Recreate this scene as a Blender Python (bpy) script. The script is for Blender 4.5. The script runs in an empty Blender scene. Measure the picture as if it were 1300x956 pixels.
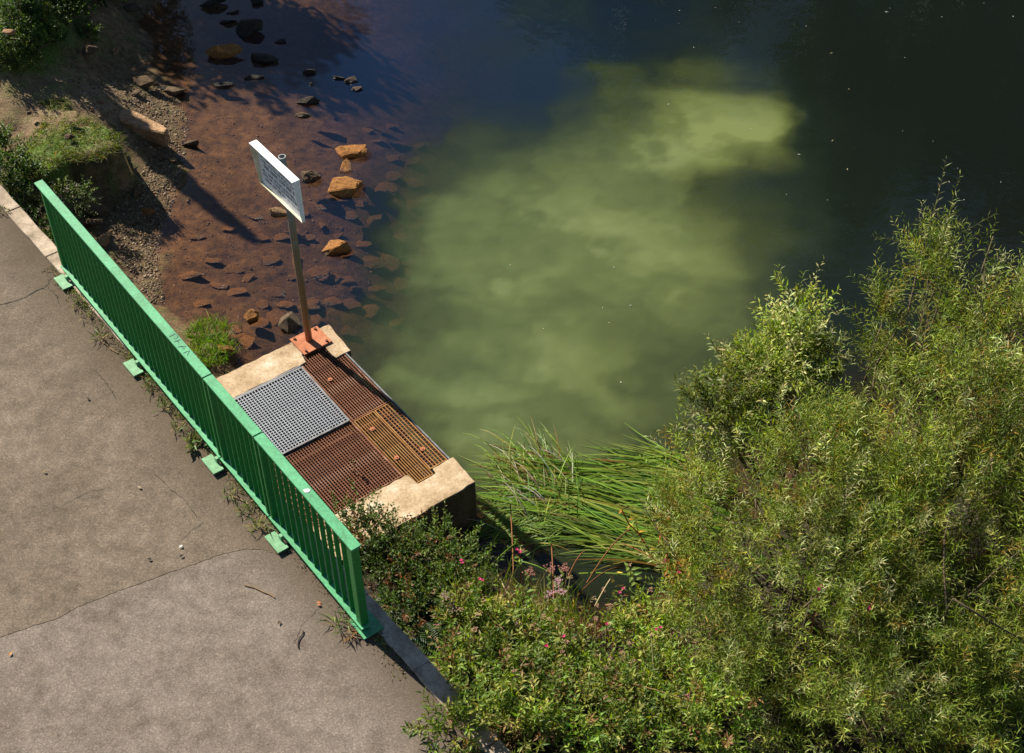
import bpy, bmesh, math, random
import numpy as np
from mathutils import Vector, Matrix, noise as mnoise
random.seed(7); rng = np.random.default_rng(7)
sc = bpy.context.scene
COL = sc.collection
R = math.radians

# ------------------------------------------------------------------ camera, world, sun
PITCH, ROLL, CAMH, FPX = 43.5, -1.1, 10.0, 1900.0
cam_d = bpy.data.cameras.new('camera'); cam = bpy.data.objects.new('camera', cam_d); COL.objects.link(cam)
cam_d.sensor_fit = 'HORIZONTAL'; cam_d.sensor_width = 36.0; cam_d.lens = FPX / 1300 * 36
cam_d.shift_y = -45.0 / 1300; cam_d.clip_start = 0.1; cam_d.clip_end = 1000
cam.matrix_world = Matrix.Translation((0, 0, CAMH)) @ Matrix.Rotation(R(90 - PITCH), 4, 'X') @ Matrix.Rotation(R(ROLL), 4, 'Z')
sc.camera = cam
SUN_EL, SUN_AZ = 37.5, 134.5            # azimuth of the sun, counter-clockwise from +X
world = bpy.data.worlds.new('World'); sc.world = world; world.use_nodes = True
wn = world.node_tree; bg = wn.nodes['Background']
sky = wn.nodes.new('ShaderNodeTexSky'); sky.sky_type = 'NISHITA'; sky.sun_disc = False
sky.sun_elevation = R(SUN_EL); sky.sun_rotation = R(90 - SUN_AZ)
wn.links.new(sky.outputs[0], bg.inputs[0]); bg.inputs[1].default_value = 0.046
sky.air_density = 1.0; sky.dust_density = 0.3; sky.ozone_density = 4.0
sd = bpy.data.lights.new('sun', 'SUN'); sd.energy = 5.0; sd.angle = R(0.5); sd.color = (1.0, 0.93, 0.80)
so = bpy.data.objects.new('sun', sd); COL.objects.link(so); so.location = (-20, 25, 30)
SDIR = Vector((math.cos(R(SUN_AZ)) * math.cos(R(SUN_EL)), math.sin(R(SUN_AZ)) * math.cos(R(SUN_EL)), math.sin(R(SUN_EL))))
so.rotation_euler = (-SDIR).to_track_quat('-Z', 'Y').to_euler()
sc.view_settings.view_transform = 'Standard'; sc.view_settings.look = 'None'
sc.view_settings.exposure = 1.05; sc.view_settings.gamma = 1.0
sc.cycles.transparent_max_bounces = 24; sc.cycles.max_bounces = 6

# ------------------------------------------------------------------ helpers
CM = np.array(cam.matrix_world.to_3x3()); CR, CU, CF = CM[:, 0], CM[:, 1], -CM[:, 2]; CC = np.array([0, 0, CAMH])
def at(px, py, z=0.0):                  # where the sight line of a photo point meets the level z
    d = CF * FPX + CR * (px - 650) - CU * (py - 433)
    return CC + d * ((z - CAMH) / d[2])
def ppm(p): return FPX / float((np.asarray(p) - CC) @ CF)
A0 = at(81, 346, 0); B0 = at(456, 799.4, 0)
U3 = (B0 - A0) / np.linalg.norm(B0 - A0); V3 = np.array([-U3[1], U3[0], 0])
def uv(u, v, z=0.0):
    p = A0 + U3 * u + V3 * v; return (p[0], p[1], z)
def uv_of(p):
    d = np.asarray(p) - A0; return float(d @ U3), float(d @ V3)
ZP, ZW = -0.70, -1.25

def link(name, me, m=None, parent=None):
    o = bpy.data.objects.new(name, me); COL.objects.link(o)
    if m is not None and len(me.materials) == 0: me.materials.append(m)
    if parent is not None: o.parent = parent
    return o
def tag(o, label=None, cat=None, group=None, kind=None):
    if label: o['label'] = label
    if cat: o['category'] = cat
    if group: o['group'] = group
    if kind: o['kind'] = kind
    return o
def empty(name, loc, label, cat, group=None):
    o = bpy.data.objects.new(name, None); COL.objects.link(o); o.location = loc
    o.empty_display_size = 0.1
    return tag(o, label, cat, group)
def mesh(name, verts, faces, cols=None, smooth=False):
    me = bpy.data.meshes.new(name)
    me.from_pydata([tuple(map(float, v)) for v in verts] if not isinstance(verts, np.ndarray) else verts.tolist(), [], faces if not isinstance(faces, np.ndarray) else faces.tolist())
    if cols is not None:
        a = me.color_attributes.new('Col', 'FLOAT_COLOR', 'POINT')
        c = np.ones((len(me.vertices), 4), np.float32); c[:, :3] = cols; a.data.foreach_set('color', c.ravel())
    if smooth: me.polygons.foreach_set('use_smooth', [True] * len(me.polygons))
    me.update(); return me
def bm_mesh(bm, name, smooth=False):
    me = bpy.data.meshes.new(name); bmesh.ops.recalc_face_normals(bm, faces=bm.faces); bm.to_mesh(me); bm.free()
    if smooth: me.polygons.foreach_set('use_smooth', [True] * len(me.polygons))
    return me
def bm_box(bm, u0, u1, v0, v1, z0, z1, base=None):      # a box in railing coordinates
    b = np.zeros(3) if base is None else np.asarray(base)
    vs = [bm.verts.new(np.array(uv(u, v, z)) - b) for z in (z0, z1) for u, v in ((u0, v0), (u1, v0), (u1, v1), (u0, v1))]
    for f in ((3, 2, 1, 0), (4, 5, 6, 7), (0, 1, 5, 4), (1, 2, 6, 5), (2, 3, 7, 6), (3, 0, 4, 7)): bm.faces.new([vs[i] for i in f])
    return vs
def bevel(bm, w, seg=1):
    bmesh.ops.recalc_face_normals(bm, faces=bm.faces)
    bmesh.ops.bevel(bm, geom=list(bm.edges), offset=w, segments=seg, affect='EDGES', profile=0.6)
def box_part(name, u0, u1, v0, v1, z0, z1, m, parent, bev=0.0):
    bm = bmesh.new(); bm_box(bm, u0, u1, v0, v1, z0, z1, parent.location if parent else None)
    if bev: bevel(bm, bev)
    return link(name, bm_mesh(bm, name), m, parent)
def prism(poly, z0, z1, base=(0, 0, 0), bev=0.0, name='prism'):
    bm = bmesh.new(); b = np.asarray(base)
    lo = [bm.verts.new(np.array([p[0], p[1], z0]) - b) for p in poly]; hi = [bm.verts.new(np.array([p[0], p[1], z1]) - b) for p in poly]
    n = len(poly); bm.faces.new(hi); bm.faces.new(lo[::-1])
    for i in range(n): bm.faces.new((lo[i], lo[(i + 1) % n], hi[(i + 1) % n], hi[i]))
    if bev: bevel(bm, bev)
    else: bmesh.ops.recalc_face_normals(bm, faces=bm.faces)
    return bm
def tube_arrays(pts, rad, sides=5):
    pts = np.asarray(pts, float); n = len(pts); rad = np.broadcast_to(rad, (n,))
    t = np.gradient(pts, axis=0); t /= np.linalg.norm(t, axis=1, keepdims=True) + 1e-9
    ref = np.array([0.31, 0.17, 0.93]) if abs(t[0, 2]) < 0.9 else np.array([1.0, 0.1, 0])
    a = np.cross(t, ref); a /= np.linalg.norm(a, axis=1, keepdims=True) + 1e-9; b = np.cross(t, a)
    ang = np.linspace(0, 2 * math.pi, sides, endpoint=False)
    v = (pts[:, None] + rad[:, None, None] * (np.cos(ang)[None, :, None] * a[:, None] + np.sin(ang)[None, :, None] * b[:, None])).reshape(-1, 3)
    f = []
    for i in range(n - 1):
        for k in range(sides):
            k2 = (k + 1) % sides; f.append((i * sides + k, i * sides + k2, (i + 1) * sides + k2, (i + 1) * sides + k))
    f.append(tuple(range(sides))[::-1]); f.append(tuple((n - 1) * sides + k for k in range(sides)))
    return v, f
class Buf:                                # collects raw geometry with a colour per vertex
    def __init__(s): s.v, s.f, s.c, s.n = [], [], [], 0
    def add(s, v, f, c):
        v = np.asarray(v, float); s.v.append(v); s.c.append(np.broadcast_to(np.asarray(c, float), (len(v), 3)))
        s.f.extend([tuple(i + s.n for i in q) for q in f]); s.n += len(v)
    def tube(s, pts, rad, c, sides=4): s.add(*tube_arrays(pts, rad, sides), c)
    def leaves(s, p, d, nrm, L, W, c, fold=0.15, droop=0.2):   # a batch of pointed leaves, four triangles each
        p = np.asarray(p, float); N = len(p)
        if N == 0: return
        d = d / (np.linalg.norm(d, axis=1, keepdims=True) + 1e-9)
        sd_ = np.cross(d, nrm); sd_ /= np.linalg.norm(sd_, axis=1, keepdims=True) + 1e-9
        up = np.cross(sd_, d); L = np.broadcast_to(L, (N,))[:, None]; W = np.broadcast_to(W, (N,))[:, None]
        mid = p + d * L * 0.45 + up * L * droop * 0.25
        l = mid + sd_ * W * 0.5 + up * W * fold; r = mid - sd_ * W * 0.5 + up * W * fold
        tip = p + d * L - up * L * droop * 0.3
        v = np.stack([p, r, tip, l, mid], 1).reshape(-1, 3)
        i = np.arange(N)[:, None] * 5 + s.n
        q = np.concatenate([i + [[0, 1, 4]], i + [[1, 2, 4]], i + [[2, 3, 4]], i + [[3, 0, 4]]])
        s.f.extend(map(tuple, q.tolist())); s.v.append(v); s.c.append(np.repeat(np.asarray(c, float), 5, axis=0)); s.n += len(v)
    def blade(s, pts, w, c, nrm=(0, 0, 1)):   # a flat tapering strip
        pts = np.asarray(pts, float); n = len(pts); t = np.gradient(pts, axis=0)
        sd_ = np.cross(t, np.asarray(nrm, float)); sd_ /= np.linalg.norm(sd_, axis=1, keepdims=True) + 1e-9
        ww = w * (1 - np.linspace(0, 1, n) ** 2 * 0.9)[:, None] * 0.5
        v = np.stack([pts - sd_ * ww, pts + sd_ * ww], 1).reshape(-1, 3)
        s.add(v, [(2 * i, 2 * i + 1, 2 * i + 3, 2 * i + 2) for i in range(n - 1)], c)
    def mesh(s, name, smooth=False):
        return mesh(name, np.concatenate(s.v), s.f, np.concatenate(s.c), smooth)
    def obj(s, name, m, parent=None, smooth=False):
        return link(name, s.mesh(name, smooth), m, parent)

# ------------------------------------------------------------------ materials
def newmat(name):
    m = bpy.data.materials.new(name); m.use_nodes = True; n = m.node_tree
    return m, n, n.nodes['Principled BSDF']
def noise_node(n, scale, detail=5, rough=0.55, coord='Object', dist=0.0):
    tc = n.nodes.new('ShaderNodeTexCoord'); t = n.nodes.new('ShaderNodeTexNoise')
    t.inputs['Scale'].default_value = scale; t.inputs['Detail'].default_value = detail; t.inputs['Roughness'].default_value = rough
    t.inputs['Distortion'].default_value = dist
    n.links.new(tc.outputs[coord], t.inputs['Vector']); return t
def ramp(n, src, stops):
    r = n.nodes.new('ShaderNodeValToRGB'); e = r.color_ramp.elements
    while len(e) < len(stops): e.new(0.5)
    for k, (p, c) in enumerate(stops):
        e[k].position = p; e[k].color = (*c, 1) if len(c) == 3 else c
    n.links.new(src, r.inputs[0]); return r
def mixc(n, fac, a, b, mode='MIX'):
    x = n.nodes.new('ShaderNodeMix'); x.data_type = 'RGBA'; x.blend_type = mode
    for s, val in ((0, fac), (6, a), (7, b)):
        if isinstance(val, (int, float)): x.inputs[s].default_value = val
        elif isinstance(val, tuple): x.inputs[s].default_value = (*val, 1)
        else: n.links.new(val, x.inputs[s])
    return x.outputs[2]
def bump(n, bsdf, src, strength, dist=0.01):
    b = n.nodes.new('ShaderNodeBump'); b.inputs['Strength'].default_value = strength; b.inputs['Distance'].default_value = dist
    n.links.new(src, b.inputs['Height']); n.links.new(b.outputs[0], bsdf.inputs['Normal']); return b
def noisy(name, stops, scale=6, fine=60, rough=0.85, bstr=0.5, bdist=0.006, spec=0.3, metallic=0.0, coord='Object', detail=6):
    m, n, b = newmat(name)
    a = noise_node(n, scale, detail, 0.6, coord); f = noise_node(n, fine, 4, 0.6, coord)
    r = ramp(n, a.outputs[0], stops)
    fr = ramp(n, f.outputs[0], [(0.3, (0.55, 0.55, 0.55)), (0.7, (1.3, 1.3, 1.3))])
    n.links.new(mixc(n, 0.6, r.outputs[0], fr.outputs[0], 'MULTIPLY'), b.inputs['Base Color'])
    b.inputs['Roughness'].default_value = rough; b.inputs['Specular IOR Level'].default_value = spec; b.inputs['Metallic'].default_value = metallic
    bump(n, b, f.outputs[0], bstr, bdist); return m
def leafmat(name, trans=0.38, rough=0.5, spec=0.25):
    m, n, b = newmat(name)
    a = n.nodes.new('ShaderNodeAttribute'); a.attribute_name = 'Col'
    n.links.new(a.outputs[0], b.inputs['Base Color']); b.inputs['Roughness'].default_value = rough; b.inputs['Specular IOR Level'].default_value = spec
    t = n.nodes.new('ShaderNodeBsdfTranslucent'); hs = n.nodes.new('ShaderNodeHueSaturation'); hs.inputs['Saturation'].default_value = 1.15; hs.inputs['Value'].default_value = 1.3
    n.links.new(a.outputs[0], hs.inputs['Color']); n.links.new(hs.outputs[0], t.inputs[0])
    x = n.nodes.new('ShaderNodeMixShader'); x.inputs[0].default_value = trans
    n.links.new(b.outputs[0], x.inputs[1]); n.links.new(t.outputs[0], x.inputs[2]); n.links.new(x.outputs[0], n.nodes['Material Output'].inputs[0])
    return m
LEAF = leafmat('leaf'); STRAW = leafmat('dry_stalk', 0.1, 0.8, 0.1); BARK = leafmat('bark', 0.0, 0.85, 0.2)
def speck_mat(name, base, lo, hi):
    m, n, b = newmat(name)
    big = noise_node(n, 0.9, 6, 0.6); mid = noise_node(n, 7, 5, 0.65)
    tc = n.nodes.new('ShaderNodeTexCoord'); vo = n.nodes.new('ShaderNodeTexVoronoi'); vo.inputs['Scale'].default_value = 95
    n.links.new(tc.outputs['Object'], vo.inputs['Vector'])
    fine = noise_node(n, 70, 3, 0.7)
    r1 = ramp(n, big.outputs[0], [(0.35, lo), (0.65, hi)])
    r2 = ramp(n, mid.outputs[0], [(0.3, (0.72, 0.70, 0.66)), (0.7, (1.2, 1.18, 1.15))])
    r3 = ramp(n, fine.outputs[0], [(0.30, (0.42, 0.41, 0.40)), (0.5, (1, 1, 1)), (0.72, (1.5, 1.47, 1.42))])
    sepc = n.nodes.new('ShaderNodeSeparateColor'); n.links.new(vo.outputs['Color'], sepc.inputs[0])
    r4 = ramp(n, sepc.outputs[0], [(0.0, (0.55, 0.55, 0.55)), (0.8, (1.1, 1.1, 1.1)), (0.97, (1.7, 1.7, 1.7))])
    st_ = noise_node(n, 2.4, 7, 0.7, 'Object', 0.6); rs_ = ramp(n, st_.outputs[0], [(0.36, (0.70, 0.66, 0.60)), (0.5, (1, 1, 1)), (0.66, (1.12, 1.12, 1.12))])
    c = mixc(n, 1.0, r1.outputs[0], r2.outputs[0], 'MULTIPLY'); c = mixc(n, 0.45, c, rs_.outputs[0], 'MULTIPLY'); c = mixc(n, 0.6, c, r3.outputs[0], 'MULTIPLY'); c = mixc(n, 0.45, c, r4.outputs[0], 'MULTIPLY')
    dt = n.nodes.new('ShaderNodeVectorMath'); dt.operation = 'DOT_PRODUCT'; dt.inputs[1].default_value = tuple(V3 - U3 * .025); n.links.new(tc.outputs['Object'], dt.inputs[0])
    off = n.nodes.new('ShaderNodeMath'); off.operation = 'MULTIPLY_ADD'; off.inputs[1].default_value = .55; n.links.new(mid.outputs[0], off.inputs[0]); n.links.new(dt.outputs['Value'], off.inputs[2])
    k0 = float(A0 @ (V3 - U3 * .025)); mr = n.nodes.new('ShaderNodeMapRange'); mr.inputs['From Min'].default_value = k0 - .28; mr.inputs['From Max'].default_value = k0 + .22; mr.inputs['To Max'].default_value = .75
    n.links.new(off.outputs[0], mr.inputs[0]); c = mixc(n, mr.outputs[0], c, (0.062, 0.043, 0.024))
    n.links.new(c, b.inputs['Base Color']); b.inputs['Roughness'].default_value = 0.92; b.inputs['Specular IOR Level'].default_value = 0.25
    bump(n, b, fine.outputs[0], 0.6, 0.004); return m
M = {}
M['asphalt'] = speck_mat('worn_asphalt', None, (0.124, 0.097, 0.073), (0.164, 0.130, 0.100))
M['asphalt_patch'] = speck_mat('grey_asphalt', None, (0.150, 0.122, 0.102), (0.188, 0.156, 0.133))
M['crack'] = noisy('dirt_filled_crack', [(0.3, (0.02, 0.017, 0.013)), (0.7, (0.06, 0.05, 0.035))], 8)
M['kerb'] = noisy('kerb_concrete', [(0.25, (0.16, 0.12, 0.08)), (0.5, (0.36, 0.28, 0.20)), (0.8, (0.55, 0.45, 0.34))], 5, 45, 0.9, 0.7)
M['concrete'] = noisy('weathered_concrete', [(0.30, (0.15, 0.09, 0.045)), (0.42, (0.36, 0.25, 0.145)), (0.56, (0.48, 0.355, 0.225)), (0.70, (0.64, 0.55, 0.42))], 3.2, 38, 0.9, 0.6)
M['wall'] = noisy('damp_shaded_wall', [(0.3, (0.045, 0.035, 0.022)), (0.7, (0.14, 0.11, 0.07))], 3, 30, 0.9, 0.8)  # also carries the shade painted on the outfall's side faces
M['rust_plate'] = noisy('rust_red_plate', [(0.3, (0.33, 0.105, 0.045)), (0.7, (0.50, 0.19, 0.09))], 10, 80, 0.8, 0.3)
M['rust'] = noisy('rusty_steel', [(0.28, (0.09, 0.032, 0.014)), (0.5, (0.22, 0.085, 0.038)), (0.75, (0.46, 0.28, 0.19))], 7, 90, 0.75, 0.4)
M['rust_ochre'] = noisy('ochre_rusty_steel', [(0.28, (0.13, 0.050, 0.015)), (0.5, (0.31, 0.14, 0.036)), (0.75, (0.44, 0.27, 0.085))], 6, 90, 0.75, 0.4)
M['rust_dark'] = noisy('dark_rust', [(0.3, (0.05, 0.018, 0.008)), (0.7, (0.17, 0.055, 0.024))], 9, 90, 0.8, 0.3)
M['galv'] = noisy('galvanised_steel', [(0.3, (0.20, 0.215, 0.24)), (0.7, (0.36, 0.38, 0.42))], 20, 90, 0.5, 0.15, 0.002, 0.5, 0.35)
M['steel_dark'] = noisy('dull_steel', [(0.3, (0.09, 0.085, 0.085)), (0.7, (0.22, 0.22, 0.23))], 12, 80, 0.55, 0.2, 0.002, 0.5, 0.3)
M['green'] = noisy('green_paint', [(0.25, (0.055, 0.30, 0.125)), (0.55, (0.070, 0.355, 0.160)), (0.8, (0.085, 0.39, 0.185))], 2.5, 40, 0.42, 0.06, 0.002, 0.5)
def worn_paint(name, stops, rough):
    m = noisy(name, stops, 2.5, 40, rough, 0.10, 0.002, 0.45); n = m.node_tree; b = n.nodes['Principled BSDF']; src = b.inputs['Base Color'].links[0].from_socket
    a = noise_node(n, 11, 8, 0.75); r = ramp(n, a.outputs[0], [(0.66, (0, 0, 0)), (0.70, (1, 1, 1))]); c = mixc(n, r.outputs[0], src, (0.10, 0.055, 0.03))
    g = noise_node(n, 4.5, 6, 0.7, 'Object', .8); r2 = ramp(n, g.outputs[0], [(0.34, (0.62, 0.66, 0.58)), (0.52, (1, 1, 1)), (0.70, (1.15, 1.13, 1.15))]); c = mixc(n, 0.8, c, r2.outputs[0], 'MULTIPLY')
    n.links.new(c, b.inputs['Base Color']); return m
M['green'] = worn_paint('green_paint', [(0.25, (0.055, 0.275, 0.115)), (0.55, (0.072, 0.33, 0.145)), (0.8, (0.092, 0.375, 0.175))], .42)
M['green_shaded'] = noisy('shaded_green_paint', [(0.25, (0.011, 0.155, 0.030)), (0.8, (0.018, 0.215, 0.046))], 2.5, 40, 0.45, 0.06, 0.002, 0.4)  # shaded copy of the green paint, for slats and posts
M['green_dull'] = noisy('faded_green_paint', [(0.3, (0.10, 0.24, 0.11)), (0.7, (0.18, 0.42, 0.22))], 12, 60, 0.6, 0.2, 0.002, 0.4)
M['white'] = noisy('white_sign_paint', [(0.3, (0.72, 0.72, 0.72)), (0.7, (0.84, 0.84, 0.84))], 10, 60, 0.5, 0.05)
M['cream'] = noisy('yellowed_paint', [(0.3, (0.52, 0.47, 0.31)), (0.7, (0.70, 0.66, 0.50))], 10, 60, 0.55, 0.05)
M['ink'] = noisy('black_print', [(0.3, (0.02, 0.02, 0.025)), (0.7, (0.05, 0.05, 0.06))], 20)
M['dropping'] = noisy('bird_dropping', [(0.3, (0.6, 0.6, 0.56)), (0.7, (0.8, 0.8, 0.78))], 20)
def rockmat(name, stops, scale=5, wetline=True):
    m, n, b = newmat(name); a = noise_node(n, scale, 7, 0.65); f = noise_node(n, 26, 6, 0.7)
    tc = n.nodes.new('ShaderNodeTexCoord'); vo = n.nodes.new('ShaderNodeTexVoronoi'); vo.feature = 'DISTANCE_TO_EDGE'; vo.inputs['Scale'].default_value = 2.6; n.links.new(tc.outputs['Object'], vo.inputs['Vector'])
    r = ramp(n, a.outputs[0], stops); fr = ramp(n, f.outputs[0], [(0.3, (0.5, 0.48, 0.45)), (0.7, (1.35, 1.35, 1.35))])
    oi = n.nodes.new('ShaderNodeObjectInfo'); tn = ramp(n, oi.outputs['Random'], [(0, (0.72, 0.70, 0.72)), (0.5, (1, 1, 1)), (1, (1.2, 1.15, 1.0))])
    c = mixc(n, 0.75, r.outputs[0], fr.outputs[0], 'MULTIPLY'); c = mixc(n, 0.8, c, tn.outputs[0], 'MULTIPLY')
    cr = ramp(n, vo.outputs['Distance'], [(0.0, (0.35, 0.3, 0.25)), (0.04, (1, 1, 1))]); c = mixc(n, 0.5, c, cr.outputs[0], 'MULTIPLY')
    geo = n.nodes.new('ShaderNodeNewGeometry'); sx = n.nodes.new('ShaderNodeSeparateXYZ'); n.links.new(geo.outputs['Position'], sx.inputs[0])
    mr = n.nodes.new('ShaderNodeMapRange'); mr.inputs['From Min'].default_value = ZW + .045; mr.inputs['From Max'].default_value = ZW + .015; n.links.new(sx.outputs[2], mr.inputs[0])
    wet = mixc(n, mr.outputs[0], c, mixc(n, 1.0, c, (0.45, 0.40, 0.36), 'MULTIPLY'))
    n.links.new(wet if wetline else c, b.inputs['Base Color']); b.inputs['Specular IOR Level'].default_value = .35
    ro = n.nodes.new('ShaderNodeMapRange'); ro.inputs['To Min'].default_value = .85; ro.inputs['To Max'].default_value = .3; n.links.new(mr.outputs[0], ro.inputs[0]); n.links.new(ro.outputs[0], b.inputs['Roughness'])
    ad = n.nodes.new('ShaderNodeMath'); ad.operation = 'ADD'; n.links.new(a.outputs[0], ad.inputs[0]); n.links.new(f.outputs[0], ad.inputs[1]); bump(n, b, ad.outputs[0], 0.9, 0.03); return m
M['rock_orange'] = rockmat('ochre_stone', [(0.3, (0.17, 0.060, 0.014)), (0.5, (0.42, 0.175, 0.038)), (0.72, (0.58, 0.30, 0.09))])
M['rock_dark'] = rockmat('dark_shaded_stone', [(0.3, (0.018, 0.014, 0.010)), (0.7, (0.075, 0.055, 0.036))])  # the bank tree's shade put into the stone colour
M['rock_brown'] = rockmat('brown_stone', [(0.3, (0.09, 0.055, 0.028)), (0.7, (0.24, 0.16, 0.085))])
M['rock_slab'] = rockmat('pale_orange_slab', [(0.3, (0.30, 0.17, 0.08)), (0.7, (0.50, 0.31, 0.16))])
M['rock_sub'] = rockmat('silted_stone', [(0.3, (0.17, 0.070, 0.020)), (0.7, (0.36, 0.155, 0.042))], 5, False)

# ------------------------------------------------------------------ the lie of the land
GP = [  # photo point and the level of the ground there
 (0,0,.0),(60,0,-.15),(100,0,-.4),(130,10,-.75),(165,30,-1.22),(100,60,-.58),(130,70,-.92),(160,75,-1.15),(60,80,-.45),(0,60,-.12),(0,110,-.35),(50,105,-.5),(95,105,-.68),
 (130,100,-.85),(170,95,-1.1),(200,110,-1.2),(215,130,-1.23),(90,130,-.6),(130,135,-.75),(160,135,-.95),(190,150,-1.12),(235,160,-1.25),(225,200,-1.25),(185,190,-1.12),
 (0,235,-.45),(0,180,-.5),(168,195,-1.08),(150,236,-1.1),(118,252,-1.08),(200,230,-1.17),(218,260,-1.25),(150,260,-1.12),(160,300,-1.15),(198,310,-1.25),(180,350,-1.2),(205,385,-1.26),(120,280,-1.08),(90,262,-1.0),(100,310,-1.0),
 (240,440,-1.2),(270,440,-1.15),(265,475,-1.2),(305,440,-1.28),(150,380,-1.1),(200,450,-1.15),
 (300,250,-1.34),(260,300,-1.31),(300,400,-1.37),(330,350,-1.42),(400,350,-1.5),(450,350,-1.62),(520,350,-1.9),(600,350,-2.2),(700,400,-2.6),(800,200,-3),(1300,0,-3),(1000,200,-3),(450,250,-1.56),(400,200,-1.48),(350,150,-1.42),(290,160,-1.34),
 (280,100,-1.36),(280,30,-1.4),(220,60,-1.32),(200,20,-1.3),(400,100,-1.58),(400,20,-1.6),(500,100,-1.9),(560,200,-2.0),(650,0,-2.4),(500,500,-1.9),(440,400,-1.6),(600,560,-2.0),(520,600,-1.9),
 (640,650,-1.6),(700,640,-1.6),(900,640,-1.5),(1000,450,-2.2),(1250,300,-2.4),(660,715,-1.5),(740,760,-1.75),(700,740,-1.7),(780,785,-1.6),(770,740,-1.75),(600,700,-1.15),(560,690,-1.05),(520,720,-.85),(620,780,-.8),(560,800,-.6),(700,800,-.95),(800,755,-1.7),(800,850,-.75),
 (650,860,-.5),(600,860,-.42),(520,800,-.5),(700,950,-.35),(560,940,-.2),(900,800,-1.0),(1000,700,-1.1),(900,900,-.5),(1100,900,-.6),(1300,900,-.6),(1300,700,-1),(1300,560,-1.4),(1100,580,-1.35),(860,700,-1.25),(480,690,-1.0)]
XY = [at(a, b, c) for a, b, c in GP]
XY += [(-9, 22, .2), (-8, 19.5, .1), (-10, 17, .5), (-9, 14, .3), (-6.9, 14.3, -.2), (-12, 28, 1.5), (-20, 40, 4), (-30, 15, 4), (-4, 26, -1.5), (0, 30, -3), (10, 30, -3), (20, 25, -3), (12, 15, -3), (9, 9, -1), (15, 5, 0), (5, 4, -.2), (0, 3, -.3), (-3, 4, -.6),
       (-6, 6, -.6), (-10, 8, -.6), (-15, 0, -.6), (0, -20, -.5), (20, -15, 0), (40, 20, -2), (0, 60, -3), (40, 60, -1), (-30, 60, 5), (-40, -20, 0)]
for uu in (-2.2, -1.4, -.6, .2, 1, 1.8, 2.6, 3.4, 4.2, 5, 5.8, 6.6, 7.6): XY.append(uv(uu, -0.5, -0.6))
XY = np.array(XY)
def _rbf_fit(P):
    d = np.linalg.norm(P[:, None, :2] - P[None, :, :2], axis=2); n = len(P)
    Mx = np.zeros((n + 3, n + 3)); Mx[:n, :n] = d + np.eye(n) * 0.01
    Mx[:n, n] = 1; Mx[:n, n + 1:] = P[:, :2]; Mx[n:, :n] = Mx[:n, n:].T
    return np.linalg.solve(Mx, np.concatenate([P[:, 2], [0, 0, 0]]))
RW = _rbf_fit(XY)
def hz_raw(x, y):
    x = np.atleast_1d(np.asarray(x, float)); y = np.atleast_1d(np.asarray(y, float)); out = np.empty(len(x))
    for i in range(0, len(x), 20000):
        q = np.stack([x[i:i + 20000], y[i:i + 20000]], 1)
        out[i:i + 20000] = np.linalg.norm(q[:, None] - XY[None, :, :2], axis=2) @ RW[:len(XY)] + RW[len(XY)] + q @ RW[len(XY) + 1:]
    return out
def fbm(x, y, s, seed=0, octv=4):
    o = np.empty(len(x))
    for i in range(len(x)): o[i] = mnoise.fractal((x[i] * s + seed * 17.3, y[i] * s - seed * 9.1, seed * 3.7), 0.9, 2.1, octv)
    return o
def axis(lo, hi, step, far, k=1.35):
    a = list(np.arange(lo, hi + 1e-6, step)); s = step
    b = []; x = a[-1]
    while x < far: s *= k; x += s; b.append(x)
    s = step; c = []; x = a[0]
    while x > -far: s *= k; x -= s; c.append(x)
    return np.array(c[::-1] + a + b)
gx = axis(-8.0, 7.0, 0.06, 90); gy = axis(5.5, 20.0, 0.06, 90)
GX, GY = np.meshgrid(gx, gy); fx, fy = GX.ravel(), GY.ravel()
inner = (fx > -8.6) & (fx < 7.6) & (fy > 5) & (fy < 20.6)
GZ = np.clip(hz_raw(fx, fy), -3.2, 9)
n1 = np.zeros(len(fx)); n1[inner] = fbm(fx[inner], fy[inner], 2.2, 1, 5)
n2 = np.zeros(len(fx)); n2[inner] = fbm(fx[inner], fy[inner], 9.0, 2, 3)
amp = np.where(GZ > -1.2, 0.05, 0.022)
GZ = GZ + n1 * amp + n2 * np.where(GZ > -1.2, 0.018, 0.012)
pu = (fx - A0[0]) * U3[0] + (fy - A0[1]) * U3[1]; pv = (fx - A0[0]) * V3[0] + (fy - A0[1]) * V3[1]
GZ = np.where(pv < 0.0, np.minimum(GZ, -0.35), GZ)                      # stays below the path
GZ = np.where((pu > 1.75) & (pu < 4.2) & (pv > -.1) & (pv < 1.95), -1.75, GZ)   # floor of the outfall chamber
GZ2 = GZ.reshape(GX.shape)
# the mossy ledge: a shelf with a broken front
LG = np.array([at(a, b_, -.52)[:2] for a, b_ in ((-60,140),(0,138),(50,134),(95,136),(130,148),(152,166),(157,184),(142,194),(112,203),(90,203),(62,217),(38,226),(5,222),(-60,215))])
def poly_sd(x, y, P):                   # signed distance to a polygon, positive inside
    d = np.full(len(x), 1e9); ins = np.zeros(len(x), bool); n = len(P)
    for i in range(n):
        a, b_ = P[i], P[(i + 1) % n]; e = b_ - a; t = np.clip(((x - a[0]) * e[0] + (y - a[1]) * e[1]) / (e @ e), 0, 1)
        d = np.minimum(d, np.hypot(x - a[0] - e[0] * t, y - a[1] - e[1] * t))
        c = (a[1] > y) != (b_[1] > y); ins ^= c & (x < e[0] * (y - a[1]) / (e[1] if abs(e[1]) > 1e-9 else 1e-9) + a[0])
    return np.where(ins, d, -d)
lsd = poly_sd(fx, fy, LG) + n1 * .06 + n2 * .05
shelf = -.53 + n2 * .02 + n1 * .035
k_ = np.clip((lsd + .06) / .14, 0, 1); k_ = k_ * k_ * (3 - 2 * k_)
GZ = np.where(GZ < shelf, GZ * (1 - k_) + shelf * k_, GZ)
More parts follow.
